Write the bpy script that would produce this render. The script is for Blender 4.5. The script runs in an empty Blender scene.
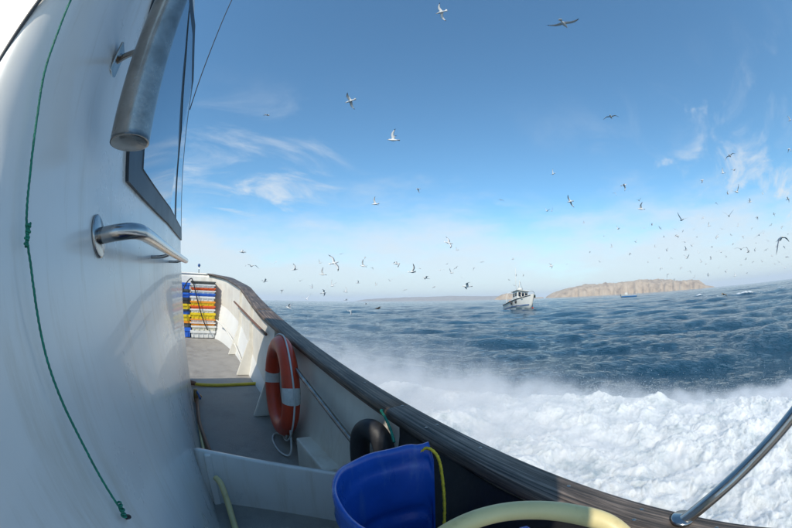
import bpy, bmesh, math, random
import numpy as np
from mathutils import Vector, Matrix
R = math.radians
rng = np.random.default_rng(7)
random.seed(7)
sc = bpy.context.scene
COL = sc.collection

# ------------------------------------------------------------------ camera
CAMZ = 1.0
YAW, PITCH, ROLL = 35.0, 6.05, -0.3
cam = bpy.data.cameras.new('camera')
cam.type = 'PANO'
cam.panorama_type = 'FISHEYE_EQUISOLID'
cam.fisheye_lens = 16.0
cam.fisheye_fov = R(220)
cam.sensor_fit = 'HORIZONTAL'
cam.sensor_width = 36.0
cam.sensor_height = 24.0
cam.clip_start = 0.01
cam.clip_end = 40000
camo = bpy.data.objects.new('camera', cam)
COL.objects.link(camo)
def cam_axes():
    p, r, a = R(PITCH), R(ROLL), R(YAW)
    f = Vector((0, math.cos(p), math.sin(p))); u0 = Vector((0, -math.sin(p), math.cos(p))); r0 = Vector((1, 0, 0))
    rt = math.cos(r) * r0 + math.sin(r) * u0
    up = -math.sin(r) * r0 + math.cos(r) * u0
    rot = Matrix.Rotation(-a, 3, 'Z')
    return rot @ rt, rot @ up, rot @ f
_rt, _up, _f = cam_axes()
M3 = Matrix((_rt, _up, -_f)).transposed()
camo.matrix_world = Matrix.Translation((0, 0, CAMZ)) @ M3.to_4x4()
sc.camera = camo

# ------------------------------------------------------------------ light
SUN_A, SUN_EL = 55.0, 45.0            # sun stands behind the left shoulder, seen along the boat
to_sun = Vector((-math.sin(R(SUN_A)) * math.cos(R(SUN_EL)), -math.cos(R(SUN_A)) * math.cos(R(SUN_EL)), math.sin(R(SUN_EL))))
sun = bpy.data.lights.new('sun', 'SUN'); sun.energy = 3.5; sun.angle = R(0.53); sun.color = (1.0, 0.92, 0.79)
suno = bpy.data.objects.new('sun', sun); COL.objects.link(suno)
suno.rotation_euler = to_sun.to_track_quat('Z', 'Y').to_euler()
suno.location = (-20, -20, 30)
world = bpy.data.worlds.new('World'); sc.world = world; world.use_nodes = True
def build_world():
    nt = world.node_tree; N = nt.nodes; L = nt.links
    N.clear()
    out = N.new('ShaderNodeOutputWorld'); bg = N.new('ShaderNodeBackground')
    sky = N.new('ShaderNodeTexSky'); sky.sky_type = 'NISHITA'; sky.sun_disc = False
    sky.sun_elevation = R(SUN_EL); sky.sun_rotation = R(180 + SUN_A)
    sky.altitude = 0; sky.air_density = 1.0; sky.dust_density = 0.5; sky.ozone_density = 1.2
    bg.inputs['Strength'].default_value = 0.15
    tc = N.new('ShaderNodeTexCoord')
    def mth(op, a, b=None, c=None, clamp=False):
        n = N.new('ShaderNodeMath'); n.operation = op; n.use_clamp = clamp
        for i, v in enumerate((a, b, c)):
            if v is None: continue
            if isinstance(v, (int, float)): n.inputs[i].default_value = v
            else: L.new(v, n.inputs[i])
        return n.outputs[0]
    def smooth(v, a, b):
        n = N.new('ShaderNodeMapRange'); n.interpolation_type = 'SMOOTHSTEP'
        n.inputs['From Min'].default_value = a; n.inputs['From Max'].default_value = b
        L.new(v, n.inputs['Value']); return n.outputs['Result']
    sep = N.new('ShaderNodeSeparateXYZ'); L.new(tc.outputs['Generated'], sep.inputs[0])
    X, Y, Z = sep.outputs
    # high thin cloud: direction carried onto a flat layer
    zz = mth('ADD', mth('MAXIMUM', Z, 0.0), 0.16)
    comb = N.new('ShaderNodeCombineXYZ')
    L.new(mth('DIVIDE', X, zz), comb.inputs[0]); L.new(mth('DIVIDE', Y, zz), comb.inputs[1])
    mp = N.new('ShaderNodeMapping'); mp.inputs['Rotation'].default_value = (0, 0, R(62)); mp.inputs['Scale'].default_value = (0.75, 1.35, 1)
    mp.inputs['Location'].default_value = (1.7, 4.2, 0)
    L.new(comb.outputs[0], mp.inputs[0])
    n1 = N.new('ShaderNodeTexNoise'); n1.inputs['Scale'].default_value = 2.3; n1.inputs['Detail'].default_value = 9; n1.inputs['Roughness'].default_value = 0.62; n1.inputs['Distortion'].default_value = 0.7
    L.new(mp.outputs[0], n1.inputs['Vector'])
    n2 = N.new('ShaderNodeTexNoise'); n2.inputs['Scale'].default_value = 0.55; n2.inputs['Detail'].default_value = 3
    mpc = N.new('ShaderNodeMapping'); mpc.inputs['Location'].default_value = CLOUD_AT; L.new(comb.outputs[0], mpc.inputs[0]); L.new(mpc.outputs[0], n2.inputs['Vector'])
    cir = mth('MULTIPLY', smooth(n1.outputs['Fac'], 0.46, 0.78), smooth(n2.outputs['Fac'], 0.40, 0.60))
    low = smooth(Z, 0.62, 0.25)
    cir = mth('MULTIPLY', mth('MULTIPLY', cir, low), 0.95)
    # pale bank of cloud low over the horizon, with an uneven soft top
    mp2 = N.new('ShaderNodeMapping'); mp2.inputs['Scale'].default_value = (1.0, 1.0, 3.2)
    L.new(tc.outputs['Generated'], mp2.inputs[0])
    n3 = N.new('ShaderNodeTexNoise'); n3.inputs['Scale'].default_value = 3.2; n3.inputs['Detail'].default_value = 8; n3.inputs['Roughness'].default_value = 0.58
    L.new(mp2.outputs[0], n3.inputs['Vector'])
    top = mth('MULTIPLY_ADD', n3.outputs['Fac'], 0.42, -0.030)
    bank = smooth(mth('SUBTRACT', top, Z), -0.13, 0.11)
    bank = mth('MULTIPLY', bank, 0.82)
    # small fair-weather puffs
    n4 = N.new('ShaderNodeTexNoise'); n4.inputs['Scale'].default_value = 26; n4.inputs['Detail'].default_value = 6
    L.new(tc.outputs['Generated'], n4.inputs['Vector'])
    n5 = N.new('ShaderNodeTexNoise'); n5.inputs['Scale'].default_value = 8; n5.inputs['Detail'].default_value = 2
    L.new(tc.outputs['Generated'], n5.inputs['Vector'])
    puffs = None
    for (d, s) in PUFFS:
        vs = N.new('ShaderNodeVectorMath'); vs.operation = 'SUBTRACT'
        L.new(tc.outputs['Generated'], vs.inputs[0]); vs.inputs[1].default_value = d
        ml = N.new('ShaderNodeVectorMath'); ml.operation = 'MULTIPLY'; ml.inputs[1].default_value = (0.8, 0.8, 2.0)
        L.new(vs.outputs[0], ml.inputs[0])
        ln = N.new('ShaderNodeVectorMath'); ln.operation = 'LENGTH'; L.new(ml.outputs[0], ln.inputs[0])
        v = mth('SUBTRACT', n4.outputs['Fac'], mth('MULTIPLY', ln.outputs['Value'], 0.42 / s))
        v = mth('MULTIPLY', smooth(v, 0.22, 0.60), 0.55)
        puffs = v if puffs is None else mth('MAXIMUM', puffs, v)
    cl = mth('MAXIMUM', mth('MAXIMUM', cir, bank), puffs)
    mix = N.new('ShaderNodeMix'); mix.data_type = 'RGBA'
    wb = N.new('ShaderNodeMix'); wb.data_type = 'RGBA'; wb.blend_type = 'MULTIPLY'; wb.inputs[0].default_value = 1.0
    L.new(sky.outputs[0], wb.inputs[6]); wb.inputs[7].default_value = (0.64, 1.0, 1.10, 1)
    L.new(cl, mix.inputs[0]); L.new(wb.outputs[2], mix.inputs[6]); mix.inputs[7].default_value = (4.5, 4.85, 5.15, 1)
    L.new(mix.outputs[2], bg.inputs['Color']); L.new(bg.outputs[0], out.inputs['Surface'])
def sky_dir(az, el):
    return (math.sin(R(az)) * math.cos(R(el)), math.cos(R(az)) * math.cos(R(el)), math.sin(R(el)))
PUFFS = [(sky_dir(91.0, 26.0), 0.055), (sky_dir(83.6, 19.5), 0.05)]
CLOUD_AT = (-1.9, 3.0, 0.5)
build_world()
vs_ = sc.view_settings
vs_.view_transform = 'Standard'; vs_.look = 'None'; vs_.gamma = 1.0; vs_.exposure = 0.22; vs_.use_curve_mapping = False
sc.cycles.max_bounces = 6; sc.cycles.volume_bounces = 2; sc.cycles.caustics_reflective = False; sc.cycles.caustics_refractive = False
sc.cycles.use_denoising = True; sc.cycles.volume_max_steps = 96; sc.cycles.volume_step_rate = 0.6

# ------------------------------------------------------------------ helpers
def tag(o, label=None, cat=None, group=None, kind=None):
    if label: o['label'] = label
    if cat: o['category'] = cat
    if group: o['group'] = group
    if kind: o['kind'] = kind
    return o
def empty(name, loc=(0, 0, 0), parent=None):
    o = bpy.data.objects.new(name, None); COL.objects.link(o); o.location = loc; o.empty_display_size = 0.1
    if parent: o.parent = parent
    return o
def link(name, me, mat, parent=None, smooth=True, loc=None):
    o = bpy.data.objects.new(name, me); COL.objects.link(o)
    if mat is not None:
        for m in (mat if isinstance(mat, (list, tuple)) else [mat]): me.materials.append(m)
    if smooth: me.polygons.foreach_set('use_smooth', [True] * len(me.polygons))
    if parent: o.parent = parent
    if loc: o.location = loc
    return o
def mesh_np(name, verts, faces, uv=None):
    """verts (n,3); faces: int array (m,k) all the same k"""
    me = bpy.data.meshes.new(name)
    verts = np.asarray(verts, np.float32); faces = np.asarray(faces, np.int32)
    me.vertices.add(len(verts)); me.vertices.foreach_set('co', verts.ravel())
    k = faces.shape[1]
    me.loops.add(faces.size); me.loops.foreach_set('vertex_index', faces.ravel())
    me.polygons.add(len(faces)); me.polygons.foreach_set('loop_start', np.arange(0, faces.size, k, dtype=np.int32))
    if uv is not None:
        l = me.uv_layers.new(name='UVMap'); l.data.foreach_set('uv', np.asarray(uv, np.float32)[faces.ravel()].ravel())
    me.update(calc_edges=True); me.validate()
    return me
def grid_faces(nu, nv, close_u=False, close_v=False, flip=False):
    a = np.arange(nu * nv).reshape(nu, nv)
    if close_u: a = np.vstack([a, a[:1]])
    if close_v: a = np.hstack([a, a[:, :1]])
    f = np.stack([a[:-1, :-1], a[1:, :-1], a[1:, 1:], a[:-1, 1:]], -1).reshape(-1, 4)
    return f[:, ::-1] if flip else f
def bm_mesh(name, bm):
    me = bpy.data.meshes.new(name); bmesh.ops.recalc_face_normals(bm, faces=bm.faces); bm.to_mesh(me); bm.free(); return me
def add_box(bm, c, s, rot=None, bevel=0.0, seg=2):
    r = bmesh.ops.create_cube(bm, size=1.0)
    vs = r['verts']
    bmesh.ops.scale(bm, vec=s, verts=vs)
    if bevel > 0:
        es = list({e for v in vs for e in v.link_edges})
        rr = bmesh.ops.bevel(bm, geom=es, offset=bevel, segments=seg, affect='EDGES', profile=0.6)
        vs = list({v for f in rr['faces'] for v in f.verts} | {v for v in vs if v.is_valid})
    if rot is not None: bmesh.ops.rotate(bm, matrix=rot, verts=vs, cent=(0, 0, 0))
    bmesh.ops.translate(bm, vec=c, verts=vs)
    return vs
def box_obj(name, c, s, mat, parent=None, rot=None, bevel=0.005, seg=2):
    bm = bmesh.new(); add_box(bm, c, s, rot, bevel, seg)
    return link(name, bm_mesh(name, bm), mat, parent, smooth=False)
def catmull(pts, n=8, closed=False):
    P = [np.array(p, float) for p in pts]
    out = []
    m = len(P)
    for i in range(m if closed else m - 1):
        g = lambda k: P[k % m] if closed else P[min(max(k, 0), m - 1)]
        p0, p1, p2, p3 = g(i - 1), g(i), g(i + 1), g(i + 2)
        for j in range(n):
            t = j / n
            out.append(0.5 * ((2 * p1) + (p2 - p0) * t + (2 * p0 - 5 * p1 + 4 * p2 - p3) * t * t + (-p0 + 3 * p1 - 3 * p2 + p3) * t ** 3))
    if not closed: out.append(P[-1])
    return np.array(out)
def frames(path, closed=False):
    T = np.gradient(path, axis=0) if not closed else np.roll(path, -1, 0) - np.roll(path, 1, 0)
    T /= np.linalg.norm(T, axis=1, keepdims=True) + 1e-12
    up = np.array([0, 0, 1.0])
    if abs(T[0] @ up) > 0.9: up = np.array([1.0, 0, 0])
    n = np.cross(up, T[0]); n /= np.linalg.norm(n); out = []
    for t in T:
        n = n - t * (n @ t); n /= np.linalg.norm(n) + 1e-12
        out.append((n.copy(), np.cross(t, n)))
    return T, out
def tube_np(path, r, seg=12, closed=False, caps=True, twist=0.0, lobes=0, lobe_amp=0.0):
    path = np.asarray(path, float); n = len(path)
    r = np.full(n, r) if np.isscalar(r) else np.asarray(r)
    T, F = frames(path, closed)
    d = np.concatenate([[0], np.cumsum(np.linalg.norm(np.diff(path, axis=0), axis=1))])
    V = []; UV = []
    for i in range(n):
        for k in range(seg):
            a = 2 * math.pi * k / seg
            rr = r[i]
            if lobes: rr = rr * (1 + lobe_amp * math.cos(lobes * (a + twist * d[i])))
            V.append(path[i] + rr * (math.cos(a) * F[i][0] + math.sin(a) * F[i][1])); UV.append((d[i], k / seg))
    f = grid_faces(n, seg, close_u=closed, close_v=True, flip=True)
    return np.array(V), f, np.array(UV)
def tube_obj(name, pts, r, mat, parent=None, seg=12, smooth_n=8, closed=False, **kw):
    path = catmull(pts, smooth_n, closed) if smooth_n > 1 else np.array(pts, float)
    if not np.isscalar(r): r = np.interp(np.linspace(0, 1, len(path)), np.linspace(0, 1, len(r)), r)
    V, f, uv = tube_np(path, r, seg, closed, **kw)
    if not closed:
        nv = len(V); V = np.vstack([V, path[:1], path[-1:]])
        uv = np.vstack([uv, uv[:1], uv[-1:]])
        n = len(path)
        c1 = [[nv, k, (k + 1) % seg, (k + 1) % seg] for k in range(seg)]
        c2 = [[nv + 1, (n - 1) * seg + (k + 1) % seg, (n - 1) * seg + k, (n - 1) * seg + k] for k in range(seg)]
        tri = np.array([[a, c, b] for a, b, c, _ in c1] + [[a, c, b] for a, b, c, _ in c2])
        me = bpy.data.meshes.new(name)
        me.from_pydata(V.tolist(), [], f.tolist() + tri.tolist())
        l = me.uv_layers.new(name='UVMap')
        idx = np.zeros(len(me.loops), np.int32); me.loops.foreach_get('vertex_index', idx)
        l.data.foreach_set('uv', uv[idx].astype(np.float32).ravel()); me.update()
    else:
        me = mesh_np(name, V, f, uv)
    return link(name, me, mat, parent)
def lathe_np(profile, seg=32):
    """profile [(r,z)...]"""
    a = np.linspace(0, 2 * np.pi, seg, endpoint=False)
    V = np.array([[(r * math.cos(t), r * math.sin(t), z) for t in a] for r, z in profile]).reshape(-1, 3)
    return V, grid_faces(len(profile), seg, close_v=True, flip=True)
# 2-D gradient noise
_perm = rng.permutation(512); _perm = np.concatenate([_perm, _perm])
_ga = rng.uniform(0, 2 * np.pi, 1024); _gx, _gy = np.cos(_ga), np.sin(_ga)
def pnoise(x, y):
    xi = np.floor(x).astype(np.int64); yi = np.floor(y).astype(np.int64)
    xf, yf = x - xi, y - yi
    u = xf ** 3 * (xf * (xf * 6 - 15) + 10); v = yf ** 3 * (yf * (yf * 6 - 15) + 10)
    def g(ix, iy, dx, dy):
        h = _perm[(_perm[ix & 511] + iy) & 511]
        return _gx[h] * dx + _gy[h] * dy
    a = g(xi, yi, xf, yf); b = g(xi + 1, yi, xf - 1, yf); c = g(xi, yi + 1, xf, yf - 1); d = g(xi + 1, yi + 1, xf - 1, yf - 1)
    return (a + (b - a) * u) * (1 - v) + (c + (d - c) * u) * v
def fbm(x, y, oct=5, gain=0.5, billow=False):
    s = 0; amp = 1.0
    for i in range(oct):
        n = pnoise(x * 2 ** i + 17.3 * i, y * 2 ** i - 9.1 * i)
        s = s + amp * (np.abs(n) if billow else n); amp *= gain
    return s

# ------------------------------------------------------------------ materials
def new_mat(name):
    m = bpy.data.materials.new(name); m.use_nodes = True
    return m, m.node_tree.nodes, m.node_tree.links, m.node_tree.nodes['Principled BSDF']
def ramp(N, pts):
    r = N.new('ShaderNodeValToRGB'); e = r.color_ramp.elements
    e[0].position, e[0].color = pts[0][0], (*pts[0][1], 1); e[1].position, e[1].color = pts[-1][0], (*pts[-1][1], 1)
    for p, c in pts[1:-1]:
        k = e.new(p); k.color = (*c, 1)
    return r
def mat(name, col, rough=0.5, metal=0.0, var=0.15, scale=8.0, bump=0.0, bscale=60.0, stain=None, stain_amt=0.4, stain_scale=(3, 3, 1), coat=0.0, spec=0.5, rvar=0.1):
    m, N, L, b = new_mat(name)
    tc = N.new('ShaderNodeTexCoord')
    n = N.new('ShaderNodeTexNoise'); n.inputs['Scale'].default_value = scale; n.inputs['Detail'].default_value = 6; n.inputs['Roughness'].default_value = 0.6
    L.new(tc.outputs['Object'], n.inputs['Vector'])
    lo = tuple(max(c * (1 - var), 0) for c in col); hi = tuple(min(c * (1 + var), 1) for c in col)
    r = ramp(N, [(0.3, lo), (0.7, hi)]); L.new(n.outputs['Fac'], r.inputs[0])
    colout = r.outputs[0]
    if stain:
        mp = N.new('ShaderNodeMapping'); mp.inputs['Scale'].default_value = stain_scale; L.new(tc.outputs['Object'], mp.inputs[0])
        s = N.new('ShaderNodeTexNoise'); s.inputs['Scale'].default_value = 2.0; s.inputs['Detail'].default_value = 8; s.inputs['Roughness'].default_value = 0.7
        L.new(mp.outputs[0], s.inputs['Vector'])
        sr = ramp(N, [(0.52, (0, 0, 0)), (0.78, (stain_amt,) * 3)]); L.new(s.outputs['Fac'], sr.inputs[0])
        mx = N.new('ShaderNodeMix'); mx.data_type = 'RGBA'; L.new(sr.outputs[0], mx.inputs[0]); L.new(colout, mx.inputs[6]); mx.inputs[7].default_value = (*stain, 1)
        colout = mx.outputs[2]
    L.new(colout, b.inputs['Base Color'])
    rr = N.new('ShaderNodeMapRange'); L.new(n.outputs['Fac'], rr.inputs['Value'])
    rr.inputs['To Min'].default_value = max(rough - rvar, 0.02); rr.inputs['To Max'].default_value = min(rough + rvar, 1)
    L.new(rr.outputs[0], b.inputs['Roughness'])
    b.inputs['Metallic'].default_value = metal; b.inputs['Coat Weight'].default_value = coat; b.inputs['Specular IOR Level'].default_value = spec
    if bump > 0:
        bn = N.new('ShaderNodeTexNoise'); bn.inputs['Scale'].default_value = bscale; bn.inputs['Detail'].default_value = 5
        L.new(tc.outputs['Object'], bn.inputs['Vector'])
        bp = N.new('ShaderNodeBump'); bp.inputs['Strength'].default_value = bump; bp.inputs['Distance'].default_value = 0.01
        L.new(bn.outputs['Fac'], bp.inputs['Height']); L.new(bp.outputs[0], b.inputs['Normal'])
    return m
MT = {}
MT['gelcoat'] = mat('gelcoat_white', (0.71, 0.695, 0.66), 0.30, var=0.05, scale=3, bump=0.06, bscale=9, stain=(0.44, 0.36, 0.24), stain_amt=0.5, stain_scale=(5, 9, 0.7), coat=0.25, rvar=0.16)
MT['bulwark'] = mat('bulwark_white', (0.72, 0.69, 0.62), 0.45, var=0.08, scale=5, bump=0.12, bscale=14, stain=(0.36, 0.27, 0.17), stain_amt=0.55, stain_scale=(2.5, 2.5, 0.9))
MT['hull'] = mat('hull_white', (0.7, 0.7, 0.68), 0.4, var=0.06, scale=3)
MT['deck'] = mat('deck_grey', (0.29, 0.272, 0.25), 0.6, var=0.16, scale=7, bump=0.6, bscale=220, stain=(0.11, 0.105, 0.10), stain_amt=0.75, stain_scale=(1.6, 1.0, 1), rvar=0.32)
MT['steel'] = mat('stainless_steel', (0.40, 0.39, 0.38), 0.20, metal=1.0, var=0.12, scale=14, bump=0.05, bscale=40, rvar=0.1)
MT['steel_dull'] = mat('brushed_steel', (0.40, 0.355, 0.315), 0.25, metal=1.0, var=0.28, scale=18, bump=0.10, bscale=90, stain=(0.20, 0.13, 0.08), stain_amt=0.5, stain_scale=(6, 6, 2))
MT['frame'] = mat('window_surround', (0.030, 0.042, 0.055), 0.45, var=0.15, spec=0.35)
MT['rubber'] = mat('black_rubber', (0.018, 0.018, 0.020), 0.55, var=0.3, scale=20, bump=0.15)
MT['seal'] = mat('grey_seal', (0.06, 0.06, 0.06), 0.6)
MT['orange'] = mat('ring_orange', (0.56, 0.055, 0.018), 0.42, var=0.12, scale=10, bump=0.10, bscale=30, stain=(0.22, 0.05, 0.03), stain_amt=0.75, stain_scale=(7, 7, 4), rvar=0.2)
MT['reflect'] = mat('reflective_tape', (0.62, 0.62, 0.60), 0.3, var=0.12, scale=40)
MT['rope_white'] = mat('white_cord', (0.62, 0.62, 0.60), 0.8, bump=0.4, bscale=300)
MT['rope_green'] = mat('green_twine', (0.010, 0.20, 0.13), 0.65, var=0.3, scale=60, bump=0.4, bscale=400)
MT['rope_yellow'] = mat('yellow_rope', (0.62, 0.46, 0.03), 0.7, var=0.3, scale=90)
MT['rope_black'] = mat('black_rope', (0.015, 0.015, 0.017), 0.7)
MT['hose_yellow'] = mat('yellow_hose', (0.62, 0.45, 0.03), 0.4, var=0.12, scale=12)
MT['hose_cream'] = mat('cream_hose', (0.66, 0.55, 0.27), 0.42, var=0.10, scale=9, stain=(0.25, 0.17, 0.07), stain_amt=0.5, stain_scale=(10, 10, 10))
MT['hose_brown'] = mat('brown_hose', (0.17, 0.075, 0.04), 0.5, var=0.2)
MT['brass'] = mat('brass', (0.34, 0.23, 0.10), 0.4, metal=1.0)
MT['blue_plastic'] = mat('blue_barrel', (0.008, 0.078, 0.40), 0.30, var=0.16, scale=7, bump=0.08, bscale=20, stain=(0.10, 0.20, 0.46), stain_amt=0.75, stain_scale=(14, 14, 4), rvar=0.2)
MT['valve_blue'] = mat('blue_valve', (0.03, 0.09, 0.25), 0.45)
CR = {'blue': (0.02, 0.13, 0.60), 'white': (0.74, 0.74, 0.72), 'red': (0.80, 0.12, 0.02), 'yellow': (0.80, 0.58, 0.012), 'orange': (0.82, 0.30, 0.02), 'grey': (0.10, 0.105, 0.10), 'dark': (0.035, 0.035, 0.04), 'cream': (0.74, 0.70, 0.56)}
for k, c in CR.items(): MT['crate_' + k] = mat('crate_' + k, c, 0.45, var=0.10, scale=9, stain=(0.25, 0.22, 0.17), stain_amt=0.3, stain_scale=(6, 6, 6))
def wood_mat(name, lo, hi, seed):
    m, N, L, b = new_mat(name)
    uv = N.new('ShaderNodeUVMap')
    mp = N.new('ShaderNodeMapping'); mp.inputs['Scale'].default_value = (2.6, 110, 1); mp.inputs['Location'].default_value = (seed, seed * 2.3, 0)
    L.new(uv.outputs[0], mp.inputs[0])
    n = N.new('ShaderNodeTexNoise'); n.inputs['Scale'].default_value = 1.0; n.inputs['Detail'].default_value = 8; n.inputs['Roughness'].default_value = 0.7; n.inputs['Distortion'].default_value = 0.5
    L.new(mp.outputs[0], n.inputs['Vector'])
    r = ramp(N, [(0.36, lo), (0.50, tuple(a * 0.72 + c * 0.28 for a, c in zip(lo, hi))), (0.68, hi)]); L.new(n.outputs['Fac'], r.inputs[0])
    n2 = N.new('ShaderNodeTexNoise'); n2.inputs['Scale'].default_value = 5; n2.inputs['Detail'].default_value = 5; L.new(uv.outputs[0], n2.inputs['Vector'])
    r2 = ramp(N, [(0.35, (0.62,) * 3), (0.7, (1.18,) * 3)]); L.new(n2.outputs['Fac'], r2.inputs[0])
    mx = N.new('ShaderNodeMix'); mx.data_type = 'RGBA'; mx.blend_type = 'MULTIPLY'; mx.inputs[0].default_value = 1
    L.new(r.outputs[0], mx.inputs[6]); L.new(r2.outputs[0], mx.inputs[7]); L.new(mx.outputs[2], b.inputs['Base Color'])
    b.inputs['Roughness'].default_value = 0.52; b.inputs['Specular IOR Level'].default_value = 0.4
    bp = N.new('ShaderNodeBump'); bp.inputs['Strength'].default_value = 0.9; bp.inputs['Distance'].default_value = 0.008
    L.new(n.outputs['Fac'], bp.inputs['Height']); L.new(bp.outputs[0], b.inputs['Normal'])
    return m
WOOD = [wood_mat('weathered_wood_a', (0.020, 0.015, 0.013), (0.40, 0.29, 0.215), 1.0), wood_mat('weathered_wood_b', (0.018, 0.016, 0.016), (0.36, 0.285, 0.235), 5.0), wood_mat('weathered_wood_c', (0.024, 0.016, 0.013), (0.42, 0.295, 0.21), 9.0)]
def glass_mat(name):
    m, N, L, b = new_mat(name)
    b.inputs['Base Color'].default_value = (0.26, 0.38, 0.47, 1); b.inputs['Metallic'].default_value = 0.75; b.inputs['Roughness'].default_value = 0.03
    b.inputs['Specular IOR Level'].default_value = 1.0; b.inputs['IOR'].default_value = 1.7; b.inputs['Coat Weight'].default_value = 0.6; b.inputs['Coat Roughness'].default_value = 0.02
    tc = N.new('ShaderNodeTexCoord'); n = N.new('ShaderNodeTexNoise'); n.inputs['Scale'].default_value = 3; L.new(tc.outputs['Object'], n.inputs['Vector'])
    bp = N.new('ShaderNodeBump'); bp.inputs['Strength'].default_value = 0.02; L.new(n.outputs['Fac'], bp.inputs['Height']); L.new(bp.outputs[0], b.inputs['Normal'])
    return m
MT['glass'] = glass_mat('tinted_glass')

# ------------------------------------------------------------------ sea
SEA = -0.5
def arr_waves(x, y, r):
    """height of the open sea; wavelengths too short for the grid at range r are left to the bump"""
    g = np.random.default_rng(21)
    h = np.zeros_like(x)
    wind = R(16)
    for i in range(64):
        lam = 0.35 * (70 ** (i / 63.0))
        amp = 0.0092 * lam ** 0.80 * g.uniform(0.4, 1.2) * (0.55 if lam > 12 else 0.95 if lam < 1.6 else 1)
        th = wind + g.normal(0, 0.50 if lam < 4 else 0.30)
        k = 2 * np.pi / lam
        ph = k * (x * math.cos(th) + y * math.sin(th)) + g.uniform(0, 6.28) + 1.3 * pnoise(x / (lam * 5) + i * 3.1, y / (lam * 5) - i)
        fade = np.clip((lam / (r * 0.014 + 0.02) - 1.8) / 1.6, 0, 1)
        s = np.sin(ph)
        h += amp * fade * (s + 0.20 * np.cos(2 * ph)) * (0.75 + 0.9 * pnoise(x / (lam * 3.3) - i, y / (lam * 3.3) + 2 * i))
    return h
NR, NA = 680, 980
rad = 0.9 * (8000 / 0.9) ** (np.linspace(0, 1, NR))
ang = np.radians(np.linspace(35 - 128, 35 + 128, NA))
RR, AA = np.meshgrid(rad, ang, indexing='ij')
XX = RR * np.sin(AA); YY = RR * np.cos(AA)
HH = arr_waves(XX.ravel(), YY.ravel(), RR.ravel())
calm = np.clip((RR.ravel() - 1.0) / 9.0, 0.35, 1)
HH *= calm
foam = np.zeros(XX.size)
xf, yf = XX.ravel(), YY.ravel()
crest = np.clip((HH - 0.20) / 0.14, 0, 1) * np.clip(fbm(xf / 14, yf / 5, 3) * 3 - 0.35, 0, 1) * np.clip(1.4 - RR.ravel() / 500, 0, 1)
foam = np.maximum(foam, crest * 0.6)
for az_, rr_, w_, d_, h_ in ((88.3, 60, 1.6, 0.7, 0.34), (86.2, 72, 1.5, 0.7, 0.30), (95.0, 55, 2.3, 0.8, 0.30), (92.4, 66, 1.6, 0.7, 0.22), (101, 75, 1.4, 0.7, 0.2), (55.5, 50.0, 2.2, 0.6, 0.05), (58.2, 50.5, 1.6, 0.5, 0.04)):
    cx, cy = rr_ * math.sin(R(az_)), rr_ * math.cos(R(az_))
    ux, uy = math.cos(R(az_)), -math.sin(R(az_))
    a = (xf - cx) * ux + (yf - cy) * uy; b_ = (xf - cx) * uy * -1 + (yf - cy) * ux
    e = np.exp(-(a / w_) ** 2 - (b_ / d_) ** 2) * np.clip(0.75 + 1.5 * fbm(xf * 0.9 + az_, yf * 0.9, 3), 0.1, 1.5)
    HH += e * h_; foam = np.maximum(foam, np.clip(e * 1.1, 0, 0.95))
# the bow wave of this boat
FB_Y = np.array([-40, -14, -8, -4, -1.5, 0.6, 2.0, 3.7, 5.3, 6.6, 7.4, 8.2])
FB_X = np.array([14, 8.4, 7.0, 6.1, 5.5, 5.2, 4.9, 4.35, 3.5, 2.6, 1.7, 0.9])
bx = np.interp(yf, FB_Y, FB_X)
edge = bx + 0.55 * fbm(yf / 1.3 + 4, xf / 1.3, 4) - xf
near = (yf < 8.2) & (yf > -40) & (xf > -0.5)
foam = np.where(near, np.maximum(foam, np.clip(edge / 0.9 + 0.35, 0, 1.2)), foam)
streak = np.clip(fbm(xf / 2.2, yf / 0.8, 4) * 1.6 + 0.25, 0, 1) * np.clip(1 - (xf - bx) / 2.6, 0, 1) * (xf > bx) * near
foam = np.maximum(foam, streak * 0.55)
sea_v = np.stack([xf, yf, SEA + HH], -1)
sea_me = mesh_np('sea', sea_v, grid_faces(NR, NA))
at = sea_me.attributes.new('foam', 'FLOAT', 'POINT'); at.data.foreach_set('value', foam.astype(np.float32))
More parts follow.
